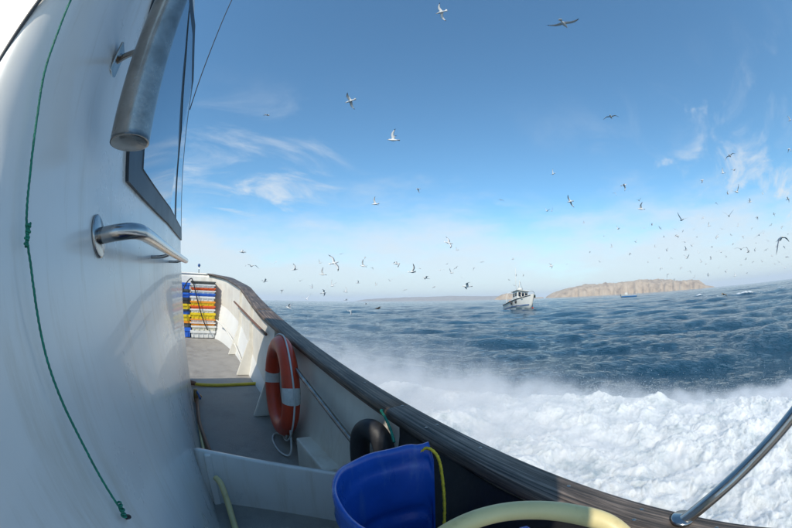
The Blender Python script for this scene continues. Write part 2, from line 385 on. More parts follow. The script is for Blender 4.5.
def sea_material():
    m, N, L, b = new_mat('sea_water')
    tc = N.new('ShaderNodeTexCoord'); geo = N.new('ShaderNodeNewGeometry')
    a = N.new('ShaderNodeAttribute'); a.attribute_name = 'foam'
    n = N.new('ShaderNodeTexNoise'); n.inputs['Scale'].default_value = 3.0; n.inputs['Detail'].default_value = 9; n.inputs['Roughness'].default_value = 0.66
    L.new(tc.outputs['Object'], n.inputs['Vector'])
    ad = N.new('ShaderNodeMath'); ad.operation = 'ADD'; L.new(a.outputs['Fac'], ad.inputs[0]); L.new(n.outputs['Fac'], ad.inputs[1])
    mr = N.new('ShaderNodeMapRange'); mr.interpolation_type = 'SMOOTHSTEP'; mr.inputs['From Min'].default_value = 0.82; mr.inputs['From Max'].default_value = 1.15
    L.new(ad.outputs[0], mr.inputs['Value'])
    n2 = N.new('ShaderNodeTexNoise'); n2.inputs['Scale'].default_value = 0.05; n2.inputs['Detail'].default_value = 4; L.new(tc.outputs['Object'], n2.inputs['Vector'])
    r2 = ramp(N, [(0.35, (0.007, 0.036, 0.064)), (0.65, (0.012, 0.055, 0.092))]); L.new(n2.outputs['Fac'], r2.inputs[0])
    mx = N.new('ShaderNodeMix'); mx.data_type = 'RGBA'; L.new(mr.outputs[0], mx.inputs[0]); L.new(r2.outputs[0], mx.inputs[6]); mx.inputs[7].default_value = (0.68, 0.71, 0.73, 1)
    L.new(mx.outputs[2], b.inputs['Base Color'])
    ro = N.new('ShaderNodeMapRange'); L.new(mr.outputs[0], ro.inputs['Value']); ro.inputs['To Min'].default_value = 0.05; ro.inputs['To Max'].default_value = 0.85
    L.new(ro.outputs[0], b.inputs['Roughness']); b.inputs['IOR'].default_value = 1.33
    hs = None; prev = None
    for s, st, dist in ((0.8, 0.35, 0.25), (2.6, 0.9, 0.15), (8, 1.0, 0.07), (24, 1.0, 0.025)):
        mp = N.new('ShaderNodeMapping'); mp.inputs['Rotation'].default_value = (0, 0, R(-14)); mp.inputs['Scale'].default_value = (1.15, 0.80, 1)
        L.new(tc.outputs['Object'], mp.inputs[0])
        q = N.new('ShaderNodeTexNoise'); q.inputs['Scale'].default_value = s; q.inputs['Detail'].default_value = 4; q.inputs['Distortion'].default_value = 0.4
        L.new(mp.outputs[0], q.inputs['Vector'])
        bp = N.new('ShaderNodeBump'); bp.inputs['Strength'].default_value = st; bp.inputs['Distance'].default_value = dist
        L.new(q.outputs['Fac'], bp.inputs['Height'])
        if prev: L.new(prev, bp.inputs['Normal'])
        prev = bp.outputs[0]
    L.new(prev, b.inputs['Normal'])
    return m
tag(link('sea', sea_me, sea_material()), 'dark blue choppy sea stretching to the horizon', None, kind='structure')

# foam thrown out beside the hull: a heaped, lumpy surface
def foam_material():
    m, N, L, b = new_mat('white_foam')
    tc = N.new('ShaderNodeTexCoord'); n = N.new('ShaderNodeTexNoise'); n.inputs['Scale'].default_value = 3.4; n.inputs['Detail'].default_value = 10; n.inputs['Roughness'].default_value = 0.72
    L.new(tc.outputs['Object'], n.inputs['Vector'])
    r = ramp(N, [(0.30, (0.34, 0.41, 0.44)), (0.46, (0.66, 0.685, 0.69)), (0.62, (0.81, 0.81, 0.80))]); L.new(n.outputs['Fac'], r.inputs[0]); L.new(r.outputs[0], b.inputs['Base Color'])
    b.inputs['Roughness'].default_value = 0.85; b.inputs['Specular IOR Level'].default_value = 0.2
    b.inputs['Subsurface Weight'].default_value = 0.8; b.inputs['Subsurface Radius'].default_value = (0.10, 0.10, 0.10); b.inputs['Subsurface Scale'].default_value = 0.6
    q = N.new('ShaderNodeTexNoise'); q.inputs['Scale'].default_value = 38; q.inputs['Detail'].default_value = 8; q.inputs['Roughness'].default_value = 0.75; L.new(tc.outputs['Object'], q.inputs['Vector'])
    bp = N.new('ShaderNodeBump'); bp.inputs['Strength'].default_value = 0.7; bp.inputs['Distance'].default_value = 0.03; L.new(q.outputs['Fac'], bp.inputs['Height']); L.new(bp.outputs[0], b.inputs['Normal'])
    return m
MT['foam'] = foam_material()
def foam_height(x, y):
    bx = np.interp(y, FB_Y, FB_X)
    e = bx + 0.55 * fbm(y / 1.3 + 4, x / 1.3, 4) - x
    inside = np.clip(e / 1.0, -0.6, 1)
    ridge = np.exp(-((e - 0.75) / 0.7) ** 2) * 0.03
    lump = fbm(x * 0.8 + 2, y * 0.8, 3) * 0.15 + fbm(x * 2.4, y * 2.4, 3, 0.5) * 0.075 + fbm(x * 3.6, y * 5.2, 4, 0.6) * 0.036 + fbm(x * 16 + 5, y * 22, 3, 0.75) * 0.022
    fwd = np.clip((8.3 - y) / 2.2, 0, 1)
    return SEA - 0.06 + inside * 0.19 * fwd + (ridge + lump) * np.clip(inside, 0, 1) * fwd - 0.25 * (1 - np.clip(inside + 0.5, 0, 1))
fx = np.arange(0.75, 7.6, 0.019); fy = np.concatenate([np.arange(-5.5, -2, 0.05), np.arange(-2, 8.4, 0.019)])
FX, FY = np.meshgrid(fx, fy, indexing='ij')
jx = FX + 0.05 * pnoise(FX * 6, FY * 6 + 40); jy = FY + 0.05 * pnoise(FX * 6 + 70, FY * 6)
FZ = foam_height(FX, FY)
V = np.stack([jx.ravel(), jy.ravel(), FZ.ravel()], -1)
f = grid_faces(len(fx), len(fy))
keep = (FZ.ravel()[f] > SEA - 0.22).any(1)
f = f[keep]; used = np.unique(f); remap = np.full(len(V), -1); remap[used] = np.arange(len(used))
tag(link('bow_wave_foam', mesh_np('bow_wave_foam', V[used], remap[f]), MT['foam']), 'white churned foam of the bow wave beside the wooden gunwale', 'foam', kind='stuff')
# drops of spray above it
def spray(n=130000):
    y = np.concatenate([rng.uniform(-3, 8.0, n // 2), rng.normal(4.6, 1.6, n // 2)])
    bx = np.interp(y, FB_Y, FB_X)
    x = bx - np.abs(rng.normal(0, 1, n)) * np.where(rng.random(n) < 0.6, 0.6, 2.0) + rng.normal(0, 0.12, n)
    ok = (x > 0.95 + 0.05 * y) & (y < 8.3)
    x, y = x[ok], y[ok]
    z = np.maximum(foam_height(x, y), SEA) + np.abs(rng.exponential(0.035, len(x)) * np.interp(y, [0, 2.5, 4, 8], [1.8, 2.6, 4.0, 4.0]))
    r = 0.0013 + 0.0032 * rng.random(len(x)) ** 2.5
    o = np.array([(1, 0, 0), (-1, 0, 0), (0, 1, 0), (0, -1, 0), (0, 0, 1), (0, 0, -1)], float)
    tri = np.array([(0, 2, 4), (2, 1, 4), (1, 3, 4), (3, 0, 4), (2, 0, 5), (1, 2, 5), (3, 1, 5), (0, 3, 5)])
    V = (np.stack([x, y, z], -1)[:, None, :] + o[None] * r[:, None, None]).reshape(-1, 3)
    F = (tri[None] + 6 * np.arange(len(x))[:, None, None]).reshape(-1, 3)
    return mesh_np('spray', V, F)
tag(link('spray', spray(), MT['foam']), 'fine white drops of spray flying over the bow wave', 'spray', kind='stuff')

# mist of fine spray hanging over the edge of the bow wave
def mist():
    ys = np.linspace(-2.0, 8.3, 40); V = []
    for y in ys:
        b = float(np.interp(y, FB_Y, FB_X)); h = float(np.interp(y, [-2, 1, 2.5, 4, 5.5, 7, 8.3], [0.36, 0.45, 0.70, 1.05, 1.25, 1.0, 0.35]))
        for x, z in ((b + 0.5, -0.25), (b + 0.45, h), (max(b - 4.4, 1.30), h), (max(b - 4.4, 1.30) - 0.02, -0.25)): V.append((x, y, SEA + z))
    me = bpy.data.meshes.new('spray_mist'); n = len(ys)
    F = grid_faces(n, 4, close_v=True).tolist() + [[0, 1, 2, 3], [4 * n - 1, 4 * n - 2, 4 * n - 3, 4 * n - 4]]
    me.from_pydata(V, [], F)
    bm = bmesh.new(); bm.from_mesh(me); bmesh.ops.recalc_face_normals(bm, faces=bm.faces); bm.to_mesh(me); bm.free()
    m = bpy.data.materials.new('spray_mist'); m.use_nodes = True; nt = m.node_tree; N = nt.nodes; L = nt.links; N.clear()
    out = N.new('ShaderNodeOutputMaterial'); pv = N.new('ShaderNodeVolumePrincipled'); L.new(pv.outputs[0], out.inputs['Volume'])
    pv.inputs['Color'].default_value = (0.97, 0.98, 1, 1); pv.inputs['Anisotropy'].default_value = 0.0
    tc = N.new('ShaderNodeTexCoord'); sep = N.new('ShaderNodeSeparateXYZ'); L.new(tc.outputs['Object'], sep.inputs[0])
    def mth(op, a, b=None):
        k = N.new('ShaderNodeMath'); k.operation = op
        for i, v in enumerate((a, b)):
            if v is None: continue
            if isinstance(v, (int, float)): k.inputs[i].default_value = v
            else: L.new(v, k.inputs[i])
        return k.outputs[0]
    def sm(v, a, b):
        k = N.new('ShaderNodeMapRange'); k.interpolation_type = 'SMOOTHSTEP'; k.inputs['From Min'].default_value = a; k.inputs['From Max'].default_value = b
        L.new(v, k.inputs['Value']); return k.outputs[0]
    yy = mth('DIVIDE', mth('ADD', sep.outputs[1], 2.0), 10.3)
    rx = ramp(N, [((y + 2) / 10.3, (float(np.interp(y, FB_Y, FB_X)) / 8,) * 3) for y in (-2, 0, 2, 3.7, 5.3, 6.6, 7.4, 8.3)]); L.new(yy, rx.inputs[0])
    rh = ramp(N, [((y + 2) / 10.3, (h,) * 3) for y, h in ((-2, 0.025), (0.5, 0.035), (2.2, 0.10), (4, 0.20), (5.5, 0.24), (7, 0.20), (8.3, 0.08))]); L.new(yy, rh.inputs[0])
    e = mth('SUBTRACT', mth('MULTIPLY', rx.outputs[0], 8.0), sep.outputs[0])
    n = N.new('ShaderNodeTexNoise'); n.inputs['Scale'].default_value = 2.6; n.inputs['Detail'].default_value = 5; n.inputs['Roughness'].default_value = 0.6; L.new(tc.outputs['Object'], n.inputs['Vector'])
    e2 = mth('ADD', e, mth('MULTIPLY', mth('SUBTRACT', n.outputs['Fac'], 0.5), 1.1))
    d = mth('MULTIPLY', sm(e2, -0.15, 0.5), sm(e, 4.4, 1.2))
    z = mth('MAXIMUM', mth('SUBTRACT', sep.outputs[2], SEA + 0.09), 0.0)
    d = mth('MULTIPLY', d, mth('POWER', 2.718, mth('MULTIPLY', mth('DIVIDE', z, rh.outputs[0]), -1.0)))
    d = mth('MULTIPLY', d, sm(n.outputs['Fac'], 0.30, 0.70))
    L.new(mth('MULTIPLY', d, 7.5), pv.inputs['Density'])
    tag(link('spray_mist', me, m, smooth=False), 'pale mist of spray hanging over the bow wave', 'mist', kind='stuff')
mist()

# ------------------------------------------------------------------ this boat
boat = empty('fishing_boat', (-0.85, 2.5, 0))
tag(boat, 'white fishing boat with raked wheelhouse and weathered wooden gunwale, seen from on board', 'boat')
BO = Vector((0.85, -2.5, 0))           # children are written in world coordinates, so shift them back
def own(o):
    if o.parent is boat: o.location = BO
    return o
def deck_z(y): return np.where(np.asarray(y) > 1.6, 0.052 * (np.asarray(y) - 1.6), 0.0)
# gunwale line (outer top edge), starboard half then across the bow
def gun_line():
    P = []
    for y in np.arange(-3.0, 5.01, 0.1):
        x = 0.70 + (0.06 if y > 0 else 0.085) * y
        z = CAMZ - 0.46 + 0.065 * max(y, -1) + 0.012 * y * y * (1 if y > 0 else 0)
        P.append((x, y, z))
    tail = catmull([P[-10], P[-1], (0.99, 5.8, CAMZ + 0.275), (0.92, 6.5, CAMZ + 0.385), (0.77, 6.92, CAMZ + 0.44), (0.56, 7.12, CAMZ + 0.475), (0.2, 7.26, CAMZ + 0.485), (-0.3, 7.32, CAMZ + 0.49), (-0.85, 7.34, CAMZ + 0.49)], 10)[10:]
    return np.vstack([np.array(P)[:-1], tail])
GL = gun_line()
TAN = np.gradient(GL, axis=0); TAN[:, 2] = 0; TAN /= np.linalg.norm(TAN, axis=1, keepdims=True)
NIN = np.stack([-TAN[:, 1], TAN[:, 0], np.zeros(len(GL))], -1)      # inboard
GD = np.concatenate([[0], np.cumsum(np.linalg.norm(np.diff(GL, axis=0), axis=1))])
GW = np.interp(GL[:, 1], [0, 2.0, 3.2, 9], [0.10, 0.108, 0.165, 0.165])
def sweep(name, i0, i1, section, mat, parent, smooth=True, mirror=False, cap=True):
    """section(i) -> list of (inboard offset, z) ; closed loop swept along the gunwale line"""
    idx = list(range(i0, i1 + 1)); V = []; UV = []
    for i in idx:
        s = section(i); acc = 0
        for k, (o, z) in enumerate(s):
            p = GL[i] + NIN[i] * o; p[2] = z
            if k: acc += math.hypot(s[k][0] - s[k - 1][0], s[k][1] - s[k - 1][1])
            V.append(p); UV.append((GD[i], acc))
    V = np.array(V); ns = len(section(i0))
    if mirror: V[:, 0] = -1.7 - V[:, 0]
    F = grid_faces(len(idx), ns, close_v=True, flip=mirror).tolist()
    if cap:
        a = list(range(ns)); b = [(len(idx) - 1) * ns + k for k in range(ns)]
        F += [a, b[::-1]] if not mirror else [a[::-1], b]
    me = bpy.data.meshes.new(name); me.from_pydata(V.tolist(), [], F)
    l = me.uv_layers.new(name='UVMap'); ii = np.zeros(len(me.loops), np.int32); me.loops.foreach_get('vertex_index', ii)
    l.data.foreach_set('uv', np.array(UV, np.float32)[ii].ravel())
    bm = bmesh.new(); bm.from_mesh(me); bmesh.ops.recalc_face_normals(bm, faces=bm.faces); bm.to_mesh(me); bm.free()
    return own(link(name, me, mat, parent, smooth=smooth))
NG = len(GL)
iy = lambda y: int(np.argmin(np.abs(GL[:, 1] - y) + (np.arange(NG) > 100) * 0))
def bul_section(i):
    z = GL[i][2] - 0.034; w = GW[i]; dz = float(deck_z(min(GL[i][1], 7.0)))
    fl = 0.05 * max(0, (GL[i][1] - 1.5) / 5)
    return [(0.02, z), (w * 0.72, z), (w * 0.74, z - 0.05), (0.145, dz + 0.12), (0.15, dz - 0.03), (0.06, dz - 0.03), (0.03, z - 0.25)]
def hull_section(i):
    z = GL[i][2] - 0.20; fl = 0.10 + 0.25 * max(0, (GL[i][1] - 2) / 5)
    return [(0.012, z), (0.058, z - 0.05), (0.05 + fl, -0.1), (0.12 + fl, -1.2), (0.06 + fl, -1.2), (-0.01 + fl, -0.1), (-0.012, z - 0.2)]
bulw = sweep('bulwark', 0, NG - 1, bul_section, MT['bulwark'], boat)
sweep('bulwark', 0, NG - 1, bul_section, MT['bulwark'], boat, mirror=True)
sweep('hull_side', 0, NG - 1, hull_section, MT['hull'], boat)
sweep('hull_side', 0, NG - 1, hull_section, MT['hull'], boat, mirror=True)
# gunwale: separate planks butted with a tight joint, each with counter-sunk screws
gunwale = own(empty('gunwale', (0, 0, 0), boat))
def plank_section(i):
    z = GL[i][2]; w = GW[i]; t = 0.036
    return [(0.0, z - t), (-0.003, z - 0.012), (0.006, z - 0.001), (0.02, z), (w * 0.5, z + 0.002), (w - 0.022, z), (w - 0.006, z - 0.004), (w, z - 0.014), (w, z - t)]
joints = [0, iy(-0.95), iy(1.05), iy(3.4), iy(5.0), int(np.argmin(np.linalg.norm(GL - np.array([0.56, 7.12, 1.475]), axis=1)))]
for q in range(len(joints) - 1):
    for mir in (False, True):
        sweep('plank', joints[q], joints[q + 1] - (1 if False else 0), plank_section, WOOD[q % 3], gunwale, mirror=mir)
V_, f_ = lathe_np([(0.0001, 0.0012), (0.0042, 0.0009), (0.0052, 0.0)], 10); screw_me = mesh_np('screw', V_, f_)
screw_me.materials.append(MT['steel_dull'])
for y in np.arange(-0.6, 5.0, 0.235):
    for dx_ in ((0.034,) if int(round(y / 0.235)) % 3 else (0.03, 0.074)):
        i = iy(y); o = bpy.data.objects.new('screw', screw_me); COL.objects.link(o); o.parent = gunwale
        p = GL[i] + NIN[i] * dx_; o.location = (p[0], p[1], p[2] + 0.001)
# white cap rail across the bow
def cap_section(i):
    z = GL[i][2]; return [(0, z - 0.034), (0, z - 0.006), (0.01, z), (0.12, z), (0.13, z - 0.006), (0.13, z - 0.034)]
for mir in (False, True): sweep('bow_cap', joints[-1] + 1, NG - 1, cap_section, MT['bulwark'], boat, mirror=mir)
# deck
DY = np.arange(-3.0, 7.31, 0.1); NX = 20; V = []
for y in DY:
    i = iy(y) if y < 5 else int(np.argmin(np.abs(GL[:, 1] - y)))
    xr = GL[i][0] - 0.10 if y < 7 else 0.55
    for k in range(NX): V.append((-1.7 - xr + (2 * xr + 1.7) * k / (NX - 1), y, float(deck_z(min(y, 7.2)))))
own(link('deck', mesh_np('deck', V, grid_faces(len(DY), NX, flip=True)), MT['deck'], boat))
# stiffening brackets between bulwark and deck
def gusset(y, wb=0.20, wt=0.03):
    i = iy(y); P = GL[i]; n = NIN[i]; t = TAN[i]; dz = float(deck_z(y)); w = GW[i]
    top = P[2] - 0.036
    prof = [(0.05, top), (w * 0.74 + wt, top), (0.145 + wt, dz + 0.42), (0.145 + wb, dz + 0.002), (0.05, dz + 0.002)]
    V = []
    for s in (-0.022, 0.022):
        for o, z in prof:
            p = P + n * o + t * s; V.append((p[0], p[1], z))
    k = len(prof); F = [list(range(k))[::-1], list(range(k, 2 * k))] + [[a, (a + 1) % k, (a + 1) % k + k, a + k] for a in range(k)]
    me = bpy.data.meshes.new('bracket'); me.from_pydata(V, [], F)
    bm = bmesh.new(); bm.from_mesh(me); bmesh.ops.recalc_face_normals(bm, faces=bm.faces); bmesh.ops.bevel(bm, geom=list(bm.edges), offset=0.006, segments=2, affect='EDGES'); bm.to_mesh(me); bm.free()
    own(link('bracket', me, MT['bulwark'], boat, smooth=False))
for y in (2.72, 4.0, 5.2): gusset(y)

# --- wheelhouse: lofted from level sections
WP_Z = [-1.0, 0.0, 0.45, 0.8, 1.18, 1.45, 1.62]
WP_Y = [3.75, 3.40, 3.02, 2.55, 2.02, 1.50, 1.10]
AFT = 0.305
def aft(z): return float(np.interp(z, [-1, -0.3, -0.1, 0.1, 0.35, 1.6], [-0.32, -0.14, 0.09, 0.295, 0.325, 0.34]))
def yfront(z): return float(np.interp(z, WP_Z, WP_Y))
def lean(y): return float(np.clip(0.2 * (1 - (y - 0.6) / 1.5), 0.035, 0.2))
def xwall(y, z):
    xb = 0.008 + 0.009 * y; xe = -0.222 + 0.062 * min(y, 3.3)
    if z < 0: return xb + (xe - xb) * (z + 1.0)
    return xe - lean(y) * z
def wall_normal(y, z):
    e = 1e-3
    dy = np.array([xwall(y + e, z) - xwall(y - e, z), 2 * e, 0]); dz = np.array([xwall(y, z + e) - xwall(y, z - e), 0, 2 * e])
    n = np.cross(dy, dz); n /= np.linalg.norm(n); return n if n[0] > 0 else -n
def wp(y, z, off=0.0):
    """a point on the wheelhouse side (z relative to the camera height), off metres out from it"""
    p = np.array([xwall(y, z), y, z]) + wall_normal(y, z) * off
    p[2] += CAMZ; return p
levels = list(np.linspace(-1.0, 1.5, 42)) + [1.56, 1.60, 1.625, 1.64]
NSIDE, RC, RF = 46, 0.06, 0.05
V = []
for z in levels:
    ins = 0.0 if z <= 1.5 else 0.16 * (1 - math.sqrt(max(0, 1 - ((z - 1.5) / 0.14) ** 2)))
    yf_, ya = yfront(z) - ins, aft(z) + ins
    right = []
    xa = xwall(aft(z) + RC, z) - ins
    for x in np.linspace(-0.85, xa - RC, 9)[:-1]: right.append((x, ya))
    for t in np.linspace(0, math.pi / 2, 10)[:-1]: right.append((xa - RC + RC * math.sin(t), ya + RC - RC * math.cos(t)))
    for y in np.linspace(ya + RC, yf_ - RF, NSIDE)[:-1]: right.append((xwall(y, z) - ins, y))
    xq = xwall(yf_ - RF, z) - ins
    for t in np.linspace(0, math.pi / 2, 8)[:-1]: right.append((xq - RF + RF * math.cos(t), yf_ - RF + RF * math.sin(t)))
    for x in np.linspace(xq - RF, -0.85, 9): right.append((x, yf_ + 0.10 * (1 - ((x + 0.85) / 0.85) ** 2) * 0))
    left = [(-1.7 - x, y) for x, y in right[::-1][1:-1]]
    loop = right + left
    V += [(x, y, z + CAMZ) for x, y in loop]
nl = len(loop)
F = grid_faces(len(levels), nl, close_v=True).tolist()
F.append([(len(levels) - 1) * nl + k for k in range(nl)])
me = bpy.data.meshes.new('wheelhouse'); me.from_pydata(V, [], F)
bm = bmesh.new(); bm.from_mesh(me); bmesh.ops.recalc_face_normals(bm, faces=bm.faces); bm.to_mesh(me); bm.free()
wheel = own(link('wheelhouse', me, MT['gelcoat'], boat))
def wall_patch(name, corner_fn, off, thick, mat, parent, nu=30, nv=20):
    """a slab lying on the wheelhouse side; corner_fn(u,v)->(y,z rel)"""
    V = []
    for o in (off + thick, off):
        for u in np.linspace(0, 1, nu):
            for v in np.linspace(0, 1, nv):
                y, z = corner_fn(u, v); V.append(wp(y, z, o))
    n = nu * nv; a = np.arange(n).reshape(nu, nv)
    F = grid_faces(nu, nv).tolist() + (grid_faces(nu, nv, flip=True) + n).tolist()
    rim = list(a[:, 0]) + list(a[-1, 1:]) + list(a[::-1, -1][1:]) + list(a[0, ::-1][1:-1])
    F += [[rim[k], rim[(k + 1) % len(rim)], rim[(k + 1) % len(rim)] + n, rim[k] + n] for k in range(len(rim))]
    me = bpy.data.meshes.new(name); me.from_pydata([tuple(p) for p in V], [], F)
    bm = bmesh.new(); bm.from_mesh(me); bmesh.ops.recalc_face_normals(bm, faces=bm.faces); bm.to_mesh(me); bm.free()
    o = link(name, me, mat, parent, smooth=False); return o
# window in the side, following the rake of the front
ZT = 1.40
def win_uv(y0, z0, m_l, m_b, m_f, m_t):
    def fn(u, v):
        zb_l, zb_f = 0.295 + m_b, 0.455 + m_b * 0.6
        zt = ZT - m_t
        yl = lambda z: 0.955 + m_l - 0.19 * (z - 0.3)
        yr = lambda z: yfront(z) - RF - 0.012 - m_f
        zb = zb_l + (zb_f - zb_l) * u
        z = zb + (zt - zb) * v
        return yl(z) + (yr(z) - yl(z)) * u, z
    return fn
wframe = wall_patch('window_frame', win_uv(0, 0, 0, 0, 0, 0), 0.001, 0.010, MT['frame'], wheel, 40, 24)
def sub_uv(fn, u0, u1): return lambda u, v: fn(u0 + (u1 - u0) * u, v)
inner = win_uv(0, 0, 0.20, 0.10, 0.16, 0.08)
wall_patch('window_pane', sub_uv(inner, 0.0, 0.58), 0.0115, 0.004, MT['glass'], wheel, 30, 24)
wall_patch('window_pane', sub_uv(inner, 0.67, 1.0), 0.0115, 0.004, MT['glass'], wheel, 20, 24)
# rubber seal of the door in the sunlit after face
tube_obj('door_seal', [(-0.315, aft(0.12) - 0.002, 1.12), (-0.315, aft(0.3) - 0.002, 1.3), (-0.32, aft(0.8) - 0.002, 1.8), (-0.36, aft(1.3) - 0.002, 2.3), (-0.46, aft(1.4) - 0.002, 2.4), (-0.8, aft(1.4) - 0.002, 2.42)], 0.0042, MT['seal'], wheel, seg=8)
# added out-of-view overhang and screen, casting shade on the barrel and hose
box_obj('added_overhang', (-0.85, 0.11, CAMZ + 1.615), (1.16, 0.48, 0.04), MT['gelcoat'], wheel, bevel=0.012)
bm = bmesh.new()
ps = [(-0.36, 0.16), (0.17, 0.16), (0.31, 0.50), (0.31, 1.594), (-0.36, 1.594)]  # outline of the added screen, drawn to keep sun off barrel and hose
a_ = [bm.verts.new((-0.304, y, CAMZ + z)) for y, z in ps]; b_2 = [bm.verts.new((-0.326, y, CAMZ + z)) for y, z in ps]
bm.faces.new(a_); bm.faces.new(b_2[::-1])
for k in range(5): bm.faces.new((a_[k], b_2[k], b_2[(k + 1) % 5], a_[(k + 1) % 5]))
link('added_shade_screen', bm_mesh('added_shade_screen', bm), MT['gelcoat'], wheel, smooth=False)
# hand rail
hr = tube_obj('handrail', [wp(0.70, 0.104, 0.005), wp(0.705, 0.106, 0.05), wp(0.74, 0.110, 0.082), wp(0.85, 0.118, 0.092), wp(1.3, 0.150, 0.092), wp(1.8, 0.186, 0.092), wp(2.28, 0.222, 0.092)], 0.0165, MT['steel'], wheel, seg=18, smooth_n=10)
def disc(name, c, n, r, t, mat, parent, seg=28, hole=0):
    prof = [(0.0001, 0), (r, 0), (r, t * 0.7), (r * 0.93, t), (0.0001, t)]
    V, f = lathe_np(prof, seg)
    q = Vector((0, 0, 1)).rotation_difference(Vector(n)).to_matrix()
    V = (np.array(q) @ V.T).T + np.array(c)
    return link(name, mesh_np(name, V, f), mat, parent)
disc('rail_flange', wp(0.70, 0.104, 0.0005), wall_normal(0.7, 0.104), 0.042, 0.006, MT['steel'], wheel)
for y_, z_ in ((1.42, 0.158), (2.05, 0.204)):
    tube_obj('rail_stay', [wp(y_, z_ - 0.012, 0.0), wp(y_, z_ - 0.012, 0.05), wp(y_, z_, 0.09)], 0.007, MT['steel'], wheel, seg=10)
# exhaust pipe and its bracket
pipe_pts = [(-0.143, 0.615, 0.262), (-0.160, 0.612, 0.45), (-0.185, 0.608, 0.70), (-0.225, 0.60, 1.05), (-0.29, 0.59, 1.5)]
PR = 0.0415
bm = bmesh.new()
pp = np.array([(x, y, z + CAMZ) for x, y, z in pipe_pts])
prof_r = []
path = catmull(pp, 10)
path = np.vstack([path[0] - (path[1] - path[0]) * 0.02, path[0], path])
rr_ = np.concatenate([[PR * 0.93, PR], np.full(len(path) - 2, PR)])
Vp, fp, uvp = tube_np(path, rr_, 36)
pipe = link('exhaust_pipe', mesh_np('exhaust_pipe', Vp, fp, uvp), MT['steel_dull'], wheel)
dn = (path[0] - path[5]); dn /= np.linalg.norm(dn)
disc('pipe_end', path[0] + dn * -0.004, dn, PR * 0.96, 0.005, MT['steel_dull'], pipe, 36)
bmat = Matrix.Rotation(R(-8), 3, 'Y')
brk = box_obj('pipe_bracket', tuple(wp(0.70, 0.50, 0.004)), (0.008, 0.055, 0.085), MT['steel_dull'], wheel, bevel=0.003)
tube_obj('pipe_clamp', [wp(0.70, 0.50, 0.0), wp(0.68, 0.50, 0.04), (-0.165, 0.635, 1.50)], 0.008, MT['steel_dull'], wheel, seg=10)
disc('bolt', wp(0.70, 0.515, 0.008), wall_normal(0.7, 0.5), 0.009, 0.006, MT['steel'], wheel, 12)
# wash board across the side deck
A_, B_ = np.array([0.0, 1.60]), np.array([0.585, 1.22])
V = []; nu = 24
for th_ in (0, 1):
    for u in np.linspace(0, 1, nu):
        p = A_ + (B_ - A_) * u; n = np.array([B_[1] - A_[1], -(B_[0] - A_[0])]); n /= np.linalg.norm(n)
        bow_ = 0.045 * 4 * u * (1 - u)
        p = p - n * bow_ + n * 0.028 * th_
        h = 0.300 - 0.03 * u - 0.012 * math.sin(u * math.pi)
        for z in (-0.01, 0.05, h - 0.008, h): V.append((p[0] - n[0] * (0.006 * (1 - 2 * th_)) * (z == h), p[1] - n[1] * (0.006 * (1 - 2 * th_)) * (z == h) * -1, z))
a = np.arange(len(V)).reshape(2, nu, 4)
F = grid_faces(nu, 4).tolist() + (grid_faces(nu, 4, flip=True) + nu * 4).tolist()
F += [[a[0, k, 3], a[0, k + 1, 3], a[1, k + 1, 3], a[1, k, 3]] for k in range(nu - 1)]
F += [[a[0, e, k], a[0, e, k + 1], a[1, e, k + 1], a[1, e, k]] for e in (0, nu - 1) for k in range(3)]
me = bpy.data.meshes.new('wash_board'); me.from_pydata(V, [], [[int(i) for i in q] for q in F])
bm = bmesh.new(); bm.from_mesh(me); bmesh.ops.recalc_face_normals(bm, faces=bm.faces); bm.to_mesh(me); bm.free()
own(link('wash_board', me, MT['gelcoat'], boat))
own(box_obj('corner_post', (0.045, 1.56, 0.14), (0.035, 0.05, 0.29), MT['gelcoat'], boat, bevel=0.008))
# small white ledge at the foot of the bulwark, steel tube, black elbow pipe
own(box_obj('ledge', (0.632, 1.62, 0.10), (0.11, 0.46, 0.20), MT['bulwark'], boat, rot=Matrix.Rotation(R(-3.4), 3, 'Z'), bevel=0.012))
own(tube_obj('steel_tube', [(0.655, 2.0, 0.60), (0.652, 1.6, 0.50), (0.645, 1.19, 0.385)], 0.013, MT['steel_dull'], boat, smooth_n=6))
own(tube_obj('elbow_pipe', [(0.618, 1.13, 0.30), (0.615, 1.128, 0.43), (0.616, 1.105, 0.500), (0.622, 1.06, 0.528), (0.630, 1.015, 0.515), (0.636, 0.99, 0.465), (0.64, 0.98, 0.36)], 0.039, MT['rubber'], boat, seg=20, smooth_n=8))
own(tube_obj('grab_rail', [(0.80, 5.4, 0.96), (0.765, 4.4, 0.86), (0.745, 3.7, 0.78), (0.73, 3.0, 0.70)], 0.013, MT['hose_brown'], boat))
own(tube_obj('deck_pipe', [(0.60, 6.3, 0.62), (0.70, 5.9, 0.52), (0.755, 5.2, 0.36), (0.745, 4.5, 0.22)], 0.012, MT['bulwark'], boat))
# stainless rail standing on the gunwale behind
rail = own(tube_obj('guard_rail', [(0.665, -0.005, 0.535), (0.675, -0.06, 0.60), (0.70, -0.125, 0.665), (0.712, -0.215, 0.765), (0.715, -0.33, 0.90), (0.715, -0.47, 1.03), (0.71, -0.66, 1.10), (0.69, -1.0, 1.10)], 0.0165, MT['steel'], boat, seg=18, smooth_n=8))
own(disc('rail_foot', (0.665, -0.004, 0.5425), (0.02, -0.05, 1), 0.029, 0.008, MT['steel'], boat))
